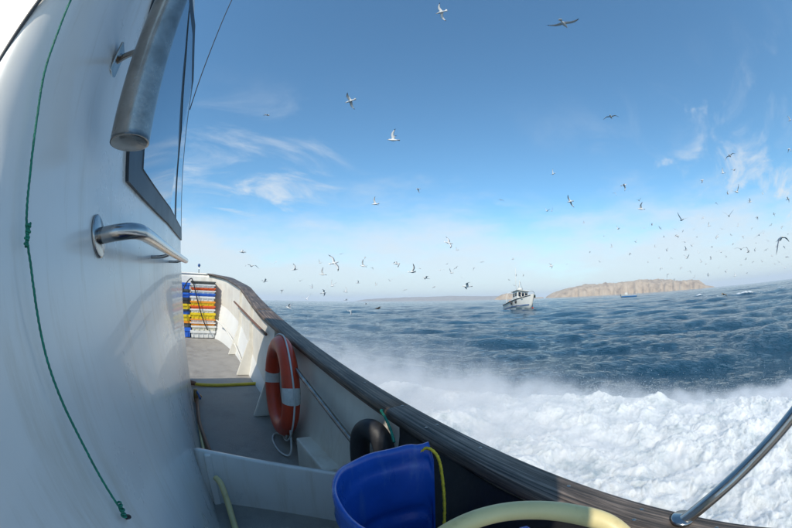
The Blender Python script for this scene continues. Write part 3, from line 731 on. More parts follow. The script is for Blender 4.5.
# small lamp on a stalk at the bow, stay wire from the wheelhouse
own(tube_obj('lamp_stalk', [(0.30, 7.22, 1.47), (0.30, 7.22, 1.62)], 0.009, MT['steel'], boat, smooth_n=1))
bm = bmesh.new(); bmesh.ops.create_uvsphere(bm, u_segments=14, v_segments=10, radius=0.028, matrix=Matrix.Translation((0.30, 7.22, 1.64)) @ Matrix.Diagonal((1, 1, 1.25, 1)))
own(link('lamp', bm_mesh('lamp', bm), MT['valve_blue'], boat))
own(tube_obj('stay_wire', [wp(2.03, 1.13, 0.015), (-0.10, 1.95, CAMZ + 1.6), (-0.09, 1.86, CAMZ + 2.1), (-0.07, 1.75, CAMZ + 2.7)], 0.0035, MT['rope_black'], boat, seg=6, smooth_n=4))
own(tube_obj('aerial_base', [(-0.07, 1.75, CAMZ + 2.7), (-0.5, 1.4, CAMZ + 2.75), (-0.85, 1.0, CAMZ + 2.2), (-0.85, 0.9, CAMZ + 1.6)], 0.012, MT['steel'], boat, smooth_n=6))

# ------------------------------------------------------------------ gear on deck
# life ring
def life_ring():
    t = empty('life_ring', (0.632, 2.24, 0.425))
    tag(t, 'orange life ring with silver bands hung inside the white bulwark', 'life ring')
    Rm, r = 0.282, 0.060
    V = []; NU, NV = 72, 20
    for i in range(NU):
        a = 2 * math.pi * i / NU
        for k in range(NV):
            b = 2 * math.pi * k / NV
            V.append((r * 0.92 * math.sin(b), (Rm + r * math.cos(b)) * math.cos(a), (Rm + r * math.cos(b)) * math.sin(a)))
    link('ring_body', mesh_np('ring_body', V, grid_faces(NU, NV, True, True)), MT['orange'], t)
    for c in (2, 178):
        V = []
        for i in range(9):
            a = R(c - 9 + 18 * i / 8)
            for k in range(NV):
                b = 2 * math.pi * k / NV; q = r + 0.0025
                V.append((q * 0.92 * math.sin(b), (Rm + q * math.cos(b)) * math.cos(a), (Rm + q * math.cos(b)) * math.sin(a)))
        link('reflective_band', mesh_np('reflective_band', V, grid_faces(9, NV, False, True)), MT['reflect'], t)
    pts = []
    for q in range(4):
        for k in range(10):
            a = R(2 + 90 * q + 9 * k); s = math.sin(math.pi * k / 10)
            rr = Rm + r + 0.006 + 0.020 * s * (1.6 if q == 2 else 0.5)
            pts.append((0.004 - 0.012 * s, rr * math.cos(a), rr * math.sin(a)))
    for p_ in range(len(pts)):
        if pts[p_][2] < -0.355: pts[p_] = (pts[p_][0], pts[p_][1], -0.355)
    tube_obj('grab_line', pts, 0.0055, MT['rope_white'], t, seg=8, smooth_n=3, closed=True)
    t.rotation_euler = (0, R(3), R(-3.6))
    return t
life_ring()
tag(tube_obj('white_cord', [(0.60, 1.98, 0.20), (0.585, 1.95, 0.08), (0.56, 1.96, 0.034), (0.53, 2.05, 0.036), (0.54, 2.22, 0.042), (0.58, 2.32, 0.048), (0.62, 2.30, 0.05), (0.63, 2.2, 0.055), (0.60, 2.08, 0.12), (0.61, 2.02, 0.26)], 0.006, MT['rope_white'], seg=8), 'thin white cord trailing on deck under the life ring', 'cord')
# blue cut-down barrel
def barrel():
    c = (0.437, 0.452); t = empty('blue_barrel', (c[0], c[1], 0.0))
    tag(t, 'blue plastic barrel cut open, standing on deck against the gunwale', 'barrel')
    seg = 96; prof = []
    H = 0.635; R0 = 0.205
    zs = np.linspace(0.004, 1, 44)
    V = []
    def top(a):          # notch sawn in the seaward side
        d = math.degrees(a) % 360
        c_ = min(max((d - 262) / 30, 0), 1) if d > 180 else 1 - min(max((d - 52) / 5, 0), 1)
        return H - 0.36 * c_ + 0.006 * math.sin(3 * a) + 0.0015 * math.sin(11 * a + 1) * (1 - c_) - 0.008 * math.exp(-((d - 66) / 5) ** 2)
    def rad_(z): 
        g = 0.0
        for z0 in (0.20, 0.42): g += 0.010 * math.exp(-((z - z0) / 0.018) ** 2)
        g += 0.008 * math.exp(-((z - 0.585) / 0.012) ** 2)
        g += 0.007 * (1 / (1 + math.exp(-(z - 0.606) / 0.003)))
        return R0 - 0.012 * math.cos(z / H * 3.0) + g
    ang_ = np.linspace(0, 2 * np.pi, seg, endpoint=False)
    for zz in zs:
        for a in ang_: rr = rad_(zz * top(a)); V.append((rr * math.cos(a), rr * math.sin(a), 0.004 + zz * top(a)))
    for zz in zs[::-1]:
        for a in ang_: rr = rad_(zz * top(a)) - 0.008; V.append((rr * math.cos(a), rr * math.sin(a), 0.004 + max(zz * top(a), 0.012)))
    f = grid_faces(2 * len(zs), seg, close_v=True, flip=True).tolist()
    f.append([k for k in range(seg)]); f.append([(2 * len(zs) - 1) * seg + k for k in range(seg)][::-1])
    me = bpy.data.meshes.new('barrel_wall'); me.from_pydata(V, [], f)
    bm = bmesh.new(); bm.from_mesh(me); bmesh.ops.recalc_face_normals(bm, faces=bm.faces); bm.to_mesh(me); bm.free()
    link('barrel_wall', me, MT['blue_plastic'], t)
    return t
barrel()
tag(tube_obj('yellow_rope', [(0.52, 0.655, 0.60), (0.54, 0.64, 0.622), (0.555, 0.615, 0.60), (0.56, 0.60, 0.54), (0.55, 0.575, 0.46), (0.53, 0.55, 0.38), (0.48, 0.5, 0.3)], 0.0042, MT['rope_yellow'], seg=8, smooth_n=12, lobes=3, lobe_amp=0.25, twist=220), 'yellow rope hanging inside the cut blue barrel', 'rope')
tag(tube_obj('green_string', [(0.665, 1.03, 0.602), (0.640, 1.01, 0.612), (0.632, 0.975, 0.60), (0.622, 0.93, 0.575), (0.606, 0.88, 0.54)], 0.0045, MT['rope_green'], seg=8, smooth_n=8, lobes=3, lobe_amp=0.25, twist=220), 'short green string tied over the gunwale above the black elbow pipe', 'string')
# added black sheet standing in for the deep shade on the bulwark by the barrel
V = []
ys_ = np.linspace(-0.5, 0.93, 44); zs_ = np.linspace(0.06, 0.497, 15)
for th_ in (0, 1):
    for y in ys_:
        i = iy(y)
        gz = float(np.interp(y, GL[:81, 1], GL[:81, 2])) - 0.044
        for z in 0.06 + (zs_ - 0.06) / 0.437 * (gz - 0.06):
            off = float(np.interp(z, [0.05, 0.12, gz - 0.042, gz], [0.148, 0.145, 0.076, 0.076])) + 0.016 + 0.004 * math.sin(y * 17) + 0.004 * math.sin(y * 7 + z * 9) + th_ * 0.006
            x = float(np.interp(y, GL[:81, 1], GL[:81, 0])) - off
            V.append((x, y, z))
n = len(ys_) * len(zs_)
F = grid_faces(len(ys_), len(zs_)).tolist() + (grid_faces(len(ys_), len(zs_), flip=True) + n).tolist()
me = bpy.data.meshes.new('shade_sheet'); me.from_pydata(V, [], F); tag(link('shade_sheet', me, MT['rubber']), 'black sheet standing in for deep shade on the bulwark behind the blue barrel', 'mat')
# cream hose looping out of the barrel
tag(tube_obj('cream_hose', [(0.42, 0.50, 0.25), (0.33, 0.45, 0.40), (0.262, 0.33, 0.60), (0.285, 0.275, 0.69), (0.345, 0.235, 0.708), (0.395, 0.165, 0.702), (0.402, 0.08, 0.685), (0.38, -0.02, 0.60), (0.33, -0.10, 0.42), (0.25, -0.15, 0.15), (0.2, -0.3, 0.02), (0.2, -0.9, 0.02)], 0.0145, MT['hose_cream'], seg=20, smooth_n=12), 'cream hose arching out of the blue barrel', 'hose')
# hoses and fittings at the foot of the wheelhouse
tag(tube_obj('yellow_hose', [(0.055, 3.62, 0.135), (0.12, 3.6, 0.125), (0.3, 3.585, 0.118), (0.5, 3.59, 0.118), (0.68, 3.60, 0.118), (0.80, 3.58, 0.125)], 0.017, MT['hose_yellow'], seg=14), 'yellow hose lying straight across the side deck', 'hose')
tag(tube_obj('hose_coupling', [(0.005, 3.63, 0.14), (0.04, 3.625, 0.138), (0.09, 3.612, 0.13)], [0.024, 0.026, 0.021], MT['hose_brown'], seg=14, smooth_n=5), 'brown coupling on the end of the yellow hose', 'coupling')
tag(tube_obj('brown_hose', [(0.06, 3.25, 0.14), (0.066, 3.0, 0.10), (0.055, 2.6, 0.075), (0.075, 2.2, 0.055), (0.10, 1.9, 0.04), (0.13, 1.70, 0.03)], 0.014, MT['hose_brown'], seg=12), 'brown hose along the foot of the wheelhouse wall', 'hose')
tag(tube_obj('tan_hose', [(0.05, 2.6, 0.055), (0.045, 2.1, 0.04), (0.055, 1.75, 0.022), (0.10, 1.66, 0.02)], 0.011, MT['hose_cream'], seg=12), 'thin tan hose beside the brown hose at the wheelhouse wall', 'hose')
tag(tube_obj('beige_hose', [(0.062, 1.50, 0.18), (0.080, 1.46, 0.16), (0.088, 1.40, 0.08), (0.085, 1.30, 0.018), (0.08, 1.1, 0.016), (0.09, 0.8, 0.016)], 0.015, MT['hose_cream'], seg=14), 'beige hose hanging in front of the wash board by the wheelhouse', 'hose')
def valve():
    t = empty('deck_valve', (0.065, 3.12, 0.08)); tag(t, 'brass valve with blue handle at the foot of the wheelhouse', 'valve')
    tube_obj('valve_body', [(0, 0, 0), (0, 0, 0.06), (0.0, 0.0, 0.12)], [0.018, 0.024, 0.016], MT['brass'], t, seg=12, smooth_n=5)
    tube_obj('valve_handle', [(0.0, 0.02, 0.10), (0.02, -0.03, 0.09), (0.035, -0.09, 0.055)], 0.011, MT['valve_blue'], t, seg=8, smooth_n=4)
    tube_obj('valve_spout', [(0, 0, 0.06), (0.03, 0.01, 0.06), (0.05, 0.01, 0.04)], 0.013, MT['brass'], t, seg=10, smooth_n=4)
valve()
# green twine with a knot, strung along the wheelhouse side
RP = [(0.325, 0.50), (0.329, 0.342), (0.337, 0.286), (0.342, 0.232), (0.352, 0.174), (0.357, 0.118), (0.359, 0.070), (0.360, 0.045), (0.364, 0.016), (0.368, -0.024), (0.372, -0.074), (0.378, -0.123), (0.387, -0.173), (0.397, -0.227), (0.407, -0.280)]
def twine():
    t = empty('green_twine', tuple(wp(0.407, -0.28, 0.02))); o = np.array(t.location)
    tag(t, 'green twine with a knot strung down the white wheelhouse wall', 'twine')
    pts = [wp(y, z, 0.012 + 0.0015 * math.sin(i * 1.7)) - o for i, (y, z) in enumerate(RP)]
    tube_obj('strand', pts, 0.0017, MT['rope_green'], t, seg=9, smooth_n=14, lobes=3, lobe_amp=0.25, twist=300)
    for (ky, kz, kn, kr) in ((0.360, 0.048, 60, 0.0021), (0.406, -0.276, 44, 0.0026)):
        k = wp(ky, kz, 0.012) - o; ks = []
        for i in range(kn):
            a = i * 0.9; q = kr * (1 + 0.45 * math.sin(i * 0.37)) ; ks.append(k + np.array([q * math.cos(a), q * math.sin(a), 0.012 - 0.024 * i / kn]))
        tube_obj('knot', ks, 0.0015, MT['rope_green'], t, seg=8, smooth_n=3)
    tube_obj('hook', [k + np.array(d) for d in ((0, 0, -0.008), (0.003, 0.006, -0.014), (0.004, 0.013, -0.019), (0.0, 0.020, -0.026), (-0.012, 0.022, -0.03))], 0.0028, MT['rubber'], t, seg=10, smooth_n=6)
twine()

# ------------------------------------------------------------------ fish crates at the bow
def crate_mesh(w, d, h, rim):
    bm = bmesh.new()
    t = 0.012; s = 0.95
    # tapered open tray: outer and inner skins
    def ring(z, k, ins): return [bm.verts.new((sx * (w / 2 * k - ins), sy * (d / 2 * k - ins), z)) for sx, sy in ((-1, -1), (1, -1), (1, 1), (-1, 1))]
    a = ring(0, s, 0); b = ring(h, 1, 0); c = ring(h, 1, t); e = ring(t, s, t)
    bm.faces.new(a[::-1])
    for lo, hi in ((a, b), (b, c), (c, e)):
        for k in range(4): bm.faces.new((lo[k], lo[(k + 1) % 4], hi[(k + 1) % 4], hi[k]))
    bm.faces.new(e)
    # upright ribs on the long side
    for x in np.linspace(-w * 0.4, w * 0.4, 5):
        add_box(bm, (x, -d / 2 * 0.985 - 0.002, h * 0.42), (0.012, 0.012, h * 0.78))
    return bm_mesh('crate_tray', bm)
def rim_mesh(w, d, h, rim):
    bm = bmesh.new()
    for sx in (-1, 1): add_box(bm, (sx * w / 2, 0, h - rim / 2 - 0.002), (0.022, d + 0.022, rim))
    for sy in (-1, 1): add_box(bm, (0, sy * d / 2, h - rim / 2 - 0.002), (w - 0.0225, 0.022, rim))
    return bm_mesh('crate_rim', bm)
def crate_stack(x0, y0, w, rows, where, ang=0):
    z = float(deck_z(y0)) + 0.002
    n = len(rows)
    for i, (c1, c2, h) in enumerate(rows):
        ox, oy = rng.normal(0, 0.006), rng.normal(0, 0.007)
        t = empty('fish_crate', (x0 + ox, y0 + oy, z)); t.rotation_euler = (0, 0, R(ang) + rng.normal(0, 0.012))
        pos = 'bottom crate' if i == 0 else 'top crate' if i == n - 1 else ['', 'second', 'third', 'fourth', 'fifth', 'sixth', 'seventh', 'eighth', 'ninth', 'tenth', 'eleventh', 'twelfth', 'thirteenth', 'fourteenth'][i] + ' from bottom'
        tag(t, f'{c1} fish crate with {c2} rim, {pos} of the stack {where}' if c1 != c2 else f'{c1} fish crate, {pos} of the stack {where}', 'crate', 'fish crates stacked at the bow')
        key = (w, round(h, 3))
        if key not in crate_stack.cache: crate_stack.cache[key] = (crate_mesh(w, 0.40, h, 0), rim_mesh(w, 0.40, h, h * 0.34))
        for nm, me, c in (('crate_tray', crate_stack.cache[key][0], c1), ('crate_rim', crate_stack.cache[key][1], c2)):
            o = link(nm, me.copy(), MT['crate_' + c], t, smooth=False)
        z += h + 0.001
crate_stack.cache = {}
TOT = 1.04
right_rows = [('white', 'white', 0.135), ('cream', 'white', 0.085), ('orange', 'white', 0.06), ('white', 'orange', 0.06), ('yellow', 'yellow', 0.11), ('white', 'white', 0.07), ('red', 'red', 0.055), ('yellow', 'orange', 0.085), ('white', 'white', 0.085), ('blue', 'blue', 0.05), ('white', 'white', 0.055), ('red', 'red', 0.05), ('white', 'white', 0.06), ('grey', 'grey', 0.055)]
left_rows = [('blue', 'blue', 0.175), ('grey', 'orange', 0.12), ('yellow', 'yellow', 0.115), ('blue', 'dark', 0.09), ('yellow', 'yellow', 0.10), ('dark', 'dark', 0.11), ('blue', 'blue', 0.09), ('grey', 'grey', 0.06), ('blue', 'blue', 0.12)]
crate_stack(0.365, 6.80, 0.47, right_rows, 'beside the bulwark')
crate_stack(-0.16, 6.85, 0.56, left_rows, 'by the wheelhouse')
tag(tube_obj('black_rope', [(-0.10, 6.52, 0.70), (-0.06, 6.54, 1.0), (0.02, 6.57, 1.22), (0.12, 6.57, 1.335), (0.17, 6.545, 1.27), (0.26, 6.535, 0.95), (0.36, 6.53, 0.62), (0.45, 6.53, 0.42)], 0.011, MT['rope_black'], seg=8), 'black rope lashed diagonally over the stacked fish crates', 'rope')

# ------------------------------------------------------------------ boats on the water
def loft(name, sections, mat, parent, cap=True, smooth=True):
    ns = len(sections[0]); V = [p for s in sections for p in s]
    F = grid_faces(len(sections), ns).tolist()
    if cap: F += [list(range(ns)), [(len(sections) - 1) * ns + k for k in range(ns)][::-1]]
    me = bpy.data.meshes.new(name); me.from_pydata(V, [], F)
    bm = bmesh.new(); bm.from_mesh(me); bmesh.ops.remove_doubles(bm, verts=bm.verts, dist=1e-4); bmesh.ops.recalc_face_normals(bm, faces=bm.faces); bm.to_mesh(me); bm.free()
    return link(name, me, mat, parent, smooth)
MT['boat_white'] = mat('boat_white', (0.72, 0.70, 0.64), 0.4, var=0.06, scale=2)
MT['boat_blue'] = mat('boat_blue', (0.015, 0.07, 0.25), 0.4)
MT['dark_glass'] = mat('dark_window', (0.012, 0.014, 0.018), 0.08)
MT['flag_green'] = mat('flag_green', (0.004, 0.03, 0.012), 0.8)
MT['cloth_blue'] = mat('blue_tarp', (0.03, 0.20, 0.50), 0.7)
def hull_sections(L, B, free, sheer):
    S = []
    for u in np.linspace(0, 1, 22):       # stern (0) -> bow (1) along +Y
        y = -L / 2 + L * u
        w = B / 2 * (0.88 + 0.12 * min(u / 0.3, 1)) * (1 - max(0, (u - 0.45) / 0.55) ** 2.4)
        zt = free + sheer * u ** 2.2
        yb = y + (0.10 * L * max(0, u - 0.8) / 0.2 * 0.9)      # overhang of the stem
        S.append([(-w, yb, zt), (-w * 0.97, yb - 0.02, zt - 0.12), (-w * 0.86, (y + yb) / 2, 0.15), (-w * 0.6, y, -0.3), (0, y, -0.5), (w * 0.6, y, -0.3), (w * 0.86, (y + yb) / 2, 0.15), (w * 0.97, yb - 0.02, zt - 0.12), (w, yb, zt)])
    return S
def far_boat(loc, rz):
    t = empty('motor_boat', loc); t.rotation_euler = (R(7), R(-8), rz)
    tag(t, 'small white fishing boat with cabin and mast, bow turned this way', 'boat', )
    L, B = 6.4, 2.5
    S = hull_sections(L, B, 0.72, 0.55)
    loft('hull', S, MT['boat_white'], t)
    bs = [[(p[0] * 1.012, p[1], p[2]) for p in s[2:7]] for s in hull_sections(L, B, 0.72, 0.55)]
    for sgn in (-1, 1):
        stripe = [[(sgn * abs(s[2][0]) * 1.02, s[2][1], 0.02), (sgn * abs(s[2][0]) * 1.03, s[2][1], 0.10)] for s in S[:-1]]
        loft('stripe', stripe, MT['boat_blue'], t, cap=False)
        tube_obj('rub_rail', [(sgn * abs(s[0][0]) * 1.01, s[0][1], s[0][2] - 0.1) for s in S[::2]] , 0.045, MT['rubber'], t, seg=6, smooth_n=2)
    cabin = [[(-0.82, -0.9, 0.6), (-0.72, -0.9, 2.05), (0.72, -0.9, 2.05), (0.82, -0.9, 0.6)], [(-0.82, 0.9, 0.6), (-0.70, 0.55, 2.05), (0.70, 0.55, 2.05), (0.82, 0.9, 0.6)]]
    loft('cabin', cabin, MT['boat_white'], t, smooth=False)
    box = lambda nm, c, s, m, rot=None, par=t: box_obj(nm, c, s, m, par, rot, 0.02, 1)
    rf = Matrix.Rotation(R(14), 3, 'X')
    for x in (-0.46, 0.0, 0.46): box('windscreen', (x, 0.70, 1.58), (0.40, 0.03, 0.55), MT['dark_glass'], rf)
    for sgn in (-1, 1):
        for y in (-0.5, 0.15): box('side_window', (sgn * 0.765, y, 1.6), (0.03, 0.5, 0.45), MT['dark_glass'])
    box('roof', (0, -0.2, 2.1), (1.75, 2.1, 0.09), MT['boat_white'])
    box('fore_deck', (0, 1.6, 0.86), (1.7, 1.4, 0.08), MT['boat_white'])
    box('hatch', (0.0, 1.7, 0.96), (0.7, 0.6, 0.14), MT['boat_white'])
    tube_obj('mast', [(0, -0.6, 2.1), (0, -0.62, 3.1), (0, -0.63, 3.6)], 0.045, MT['boat_white'], t, seg=8, smooth_n=1)
    tube_obj('aerial', [(0.35, -0.7, 2.1), (0.5, -0.72, 3.6), (0.62, -0.74, 5.2)], 0.022, MT['boat_white'], t, seg=6, smooth_n=1)
    bm = bmesh.new(); bmesh.ops.create_uvsphere(bm, u_segments=14, v_segments=8, radius=0.34, matrix=Matrix.Translation((0, -0.35, 2.45)) @ Matrix.Diagonal((1, 1, 0.5, 1)))
    link('radar_dome', bm_mesh('radar_dome', bm), MT['boat_white'], t)
    for a, b in (((-1.02, 0.9, 1.1), (-1.0, 0.9, 1.6)), ((1.02, 0.9, 1.1), (1.0, 0.9, 1.6)), ((-0.8, 2.2, 1.1), (-0.78, 2.2, 1.6)), ((0.8, 2.2, 1.1), (0.78, 2.2, 1.6))): pass
    tube_obj('bow_rail', [(-1.1, 0.4, 0.85), (-1.12, 0.6, 1.25), (-0.95, 1.8, 1.35), (-0.4, 3.0, 1.55), (0, 3.3, 1.6), (0.4, 3.0, 1.55), (0.95, 1.8, 1.35), (1.12, 0.6, 1.25), (1.1, 0.4, 0.85)], 0.025, MT['steel'], t, seg=6, smooth_n=4)
    tube_obj('frame_arch', [(-0.95, -2.3, 0.7), (-0.92, -2.3, 2.0), (0, -2.32, 2.25), (0.92, -2.3, 2.0), (0.95, -2.3, 0.7)], 0.035, MT['boat_white'], t, seg=8, smooth_n=6)
    for sgn, y in ((1, 0.3), (1, 1.6), (-1, 0.4)):
        fd = tube_obj('fender', [(sgn * 1.32, y, 0.25), (sgn * 1.34, y, 0.45), (sgn * 1.33, y, 0.65)], [0.10, 0.14, 0.07], MT['rubber'], t, seg=10, smooth_n=5)
    box('tarp', (-0.25, -1.6, 1.0), (1.1, 0.7, 0.5), MT['cloth_blue'])
    for k_, (x, y, z, m) in enumerate(((-0.45, 1.3, 1.02, 'cloth_blue'), (0.35, 1.1, 1.0, 'crate_white'), (0.5, -1.9, 0.95, 'crate_orange'), (-0.6, -2.2, 0.95, 'crate_white'))): box('deck_box', (x, y, z), (0.5, 0.4, 0.3), MT[m])
    for x in (-0.55, 0.3): tube_obj('rigging_line', [(0, -0.63, 3.55), (x, 1.2 if x > 0 else -2.2, 2.1 if x < 0 else 2.13)], 0.015, MT['rubber'], t, seg=5, smooth_n=1)
    tube_obj('boom', [(0, -0.6, 2.6), (0.1, -1.6, 3.1), (0.15, -2.3, 3.3)], 0.03, MT['boat_white'], t, seg=6, smooth_n=1)
    return t
fb = far_boat((52.0 * math.sin(R(55.2)), 52.0 * math.cos(R(55.2)), SEA + 0.12), R(-55.2 + 180 + 24))
fb.scale = (1.18, 1.18, 1.18)
def dan_flag():
    c = np.array([53.0 * math.sin(R(57.3)), 53.0 * math.cos(R(57.3))])
    t = empty('marker_flag', (c[0], c[1], SEA)); tag(t, 'dark green flag on a pole beside the small white fishing boat', 'flag')
    tube_obj('pole', [(0, 0, -0.6), (0.02, 0, 0.9), (0.04, 0, 2.1)], 0.03, MT['rubber'], t, seg=6, smooth_n=2)
    V = []
    for u in np.linspace(0, 1, 8):
        for v in np.linspace(0, 1, 4): V.append((0.04 + 0.42 * u, -0.30 * u + 0.07 * math.sin(u * 7), 2.05 - 0.42 * v - 0.06 * u))
    me = mesh_np('flag_cloth', V, grid_faces(8, 4)); o = link('flag_cloth', me, MT['flag_green'], t)
    md = o.modifiers.new('thickness', 'SOLIDIFY'); md.thickness = 0.01
    bm = bmesh.new(); bmesh.ops.create_uvsphere(bm, u_segments=10, v_segments=8, radius=0.16, matrix=Matrix.Translation((0, 0, 0.05))); link('float', bm_mesh('float', bm), MT['orange'], t)
dan_flag()
def skiff(loc, rz):
    t = empty('open_boat', loc); t.rotation_euler = (0, 0, rz)
    tag(t, 'distant low white boat with blue waterline below the island', 'boat')
    S = hull_sections(7.2, 2.3, 0.6, 0.5); loft('hull', S, MT['boat_white'], t)
    for sgn in (-1, 1):
        loft('stripe', [[(sgn * abs(s[2][0]) * 1.02, s[2][1], -0.05), (sgn * abs(s[2][0]) * 1.06, s[2][1], 0.30)] for s in S[:-1]], MT['cloth_blue'], t, cap=False)
    box_obj('cabin', (0, 1.3, 1.15), (1.3, 1.3, 1.0), MT['boat_white'], t, bevel=0.08)
    box_obj('windscreen', (0, 1.955, 1.35), (1.0, 0.03, 0.35), MT['dark_glass'], t)
    tube_obj('mast', [(0, 0.9, 1.6), (0, 0.9, 2.3)], 0.04, MT['boat_white'], t, seg=6, smooth_n=1)
skiff((150 * math.sin(R(73.6)), 150 * math.cos(R(73.6)), SEA + 0.30), R(-73.6 + 80))

# ------------------------------------------------------------------ land
def island_mat(name, lo, mid, top):
    m, N, L, b = new_mat(name)
    tc = N.new('ShaderNodeTexCoord'); sep = N.new('ShaderNodeSeparateXYZ'); L.new(tc.outputs['Object'], sep.inputs[0])
    mp = N.new('ShaderNodeMapping'); mp.inputs['Scale'].default_value = (0.02, 0.02, 0.006); L.new(tc.outputs['Object'], mp.inputs[0])
    n = N.new('ShaderNodeTexNoise'); n.inputs['Scale'].default_value = 1; n.inputs['Detail'].default_value = 9; n.inputs['Roughness'].default_value = 0.65; L.new(mp.outputs[0], n.inputs['Vector'])
    r = ramp(N, [(0.33, lo), (0.5, mid), (0.68, top)]); L.new(n.outputs['Fac'], r.inputs[0])
    L.new(r.outputs[0], b.inputs['Base Color']); b.inputs['Roughness'].default_value = 0.95; b.inputs['Specular IOR Level'].default_value = 0.1
    bp = N.new('ShaderNodeBump'); bp.inputs['Strength'].default_value = 1; bp.inputs['Distance'].default_value = 14; L.new(n.outputs['Fac'], bp.inputs['Height']); L.new(bp.outputs[0], b.inputs['Normal'])
    return m
MT['rock'] = island_mat('island_rock', (0.24, 0.165, 0.105), (0.47, 0.345, 0.225), (0.56, 0.43, 0.30))
MT['far_rock'] = island_mat('coast_rock', (0.20, 0.15, 0.11), (0.30, 0.23, 0.17), (0.36, 0.30, 0.22))
def island(name, label, prof, dist, depth, nu, nv, matl, rough):
    """prof: [(azimuth deg, height m)], a land mass with a steep seaward cliff"""
    az = np.array([p[0] for p in prof]); hh = np.array([p[1] for p in prof])
    A = np.linspace(az[0], az[-1], nu); H0 = np.interp(A, az, hh)
    V = []
    for i, a in enumerate(A):
        for k, v in enumerate(np.linspace(0, 1, nv)):
            wob = 40 * pnoise(np.array(a * 1.3), np.array(3.3)) + 14 * pnoise(np.array(a * 6.0), np.array(9.3))
            d = dist + depth * v + float(wob) * (1 - v) * rough
            cl = min(v / 0.14, 1) ** 0.7; back = 1 - max(0, (v - 0.55) / 0.45) ** 2
            h = H0[i] * (0.72 * cl + 0.28 * min(v / 0.5, 1)) * back
            x_, y_ = d * math.sin(R(a)), d * math.cos(R(a))
            h *= 1 + rough * 0.22 * float(fbm(np.array(x_ / 160), np.array(y_ / 160), 4)) + rough * 0.10 * float(pnoise(np.array(x_ / 18), np.array(y_ / 18)))
            V.append((x_, y_, SEA + h - 1.5))
    o = link(name, mesh_np(name, V, grid_faces(nu, nv)), matl, smooth=False)
    tag(o, label, None, kind='structure'); return o
D1 = 2600.0; K = D1 * math.tan(R(1)) 
island('island', 'sandy brown cliff island on the horizon', [(59.4, 0), (59.7, 0.35 * K), (60.4, 0.75 * K), (62, 1.25 * K), (64.5, 1.85 * K), (67, 2.02 * K), (70, 2.05 * K), (73, 2.2 * K), (76, 2.22 * K), (79, 1.95 * K), (81.5, 1.75 * K), (84, 1.62 * K), (85.9, 1.50 * K), (86.5, 1.0 * K), (87.2, 0.45 * K), (88.4, 0.2 * K), (89.0, 0)], D1, 700, 260, 26, MT['rock'], 1.0)
island('rock_islet', 'low brown rocky islet behind the small fishing boat', [(50.9, 0), (51.5, 0.45 * K), (52.3, 0.8 * K), (53.2, 1.0 * K), (54.5, 0.8 * K), (55.8, 0.3 * K), (57.5, 0.16 * K), (59.0, 0.2 * K), (59.3, 0)], D1 * 0.93, 260, 70, 14, MT['rock'], 0.7)
K2 = 6600 * math.tan(R(1))
island('far_coast', 'faint hazy strip of far coast', [(28, 0), (30, 0.35 * K2), (33, 0.55 * K2), (37, 0.7 * K2), (41, 0.75 * K2), (44, 0.85 * K2), (47, 0.7 * K2), (50, 0.65 * K2), (54, 0.5 * K2), (57, 0)], 6600, 900, 160, 12, MT['far_rock'], 0.5)
def lighthouse():
    a = 70.2; d = D1 + 330; t = empty('lighthouse', (d * math.sin(R(a)), d * math.cos(R(a)), SEA + 1.55 * K)); tag(t, 'tiny pale lighthouse on top of the island', 'lighthouse')
    V_, f_ = lathe_np([(5, -12), (4.2, 14), (5.2, 14.2), (5.2, 15), (3, 15.2), (3, 19), (0.01, 22)], 14)
    link('tower', mesh_np('tower', V_, f_), MT['boat_white'], t)
    box_obj('keeper_house', (14, 0, -3), (22, 12, 18), MT['boat_white'], t, bevel=0.3)
lighthouse()

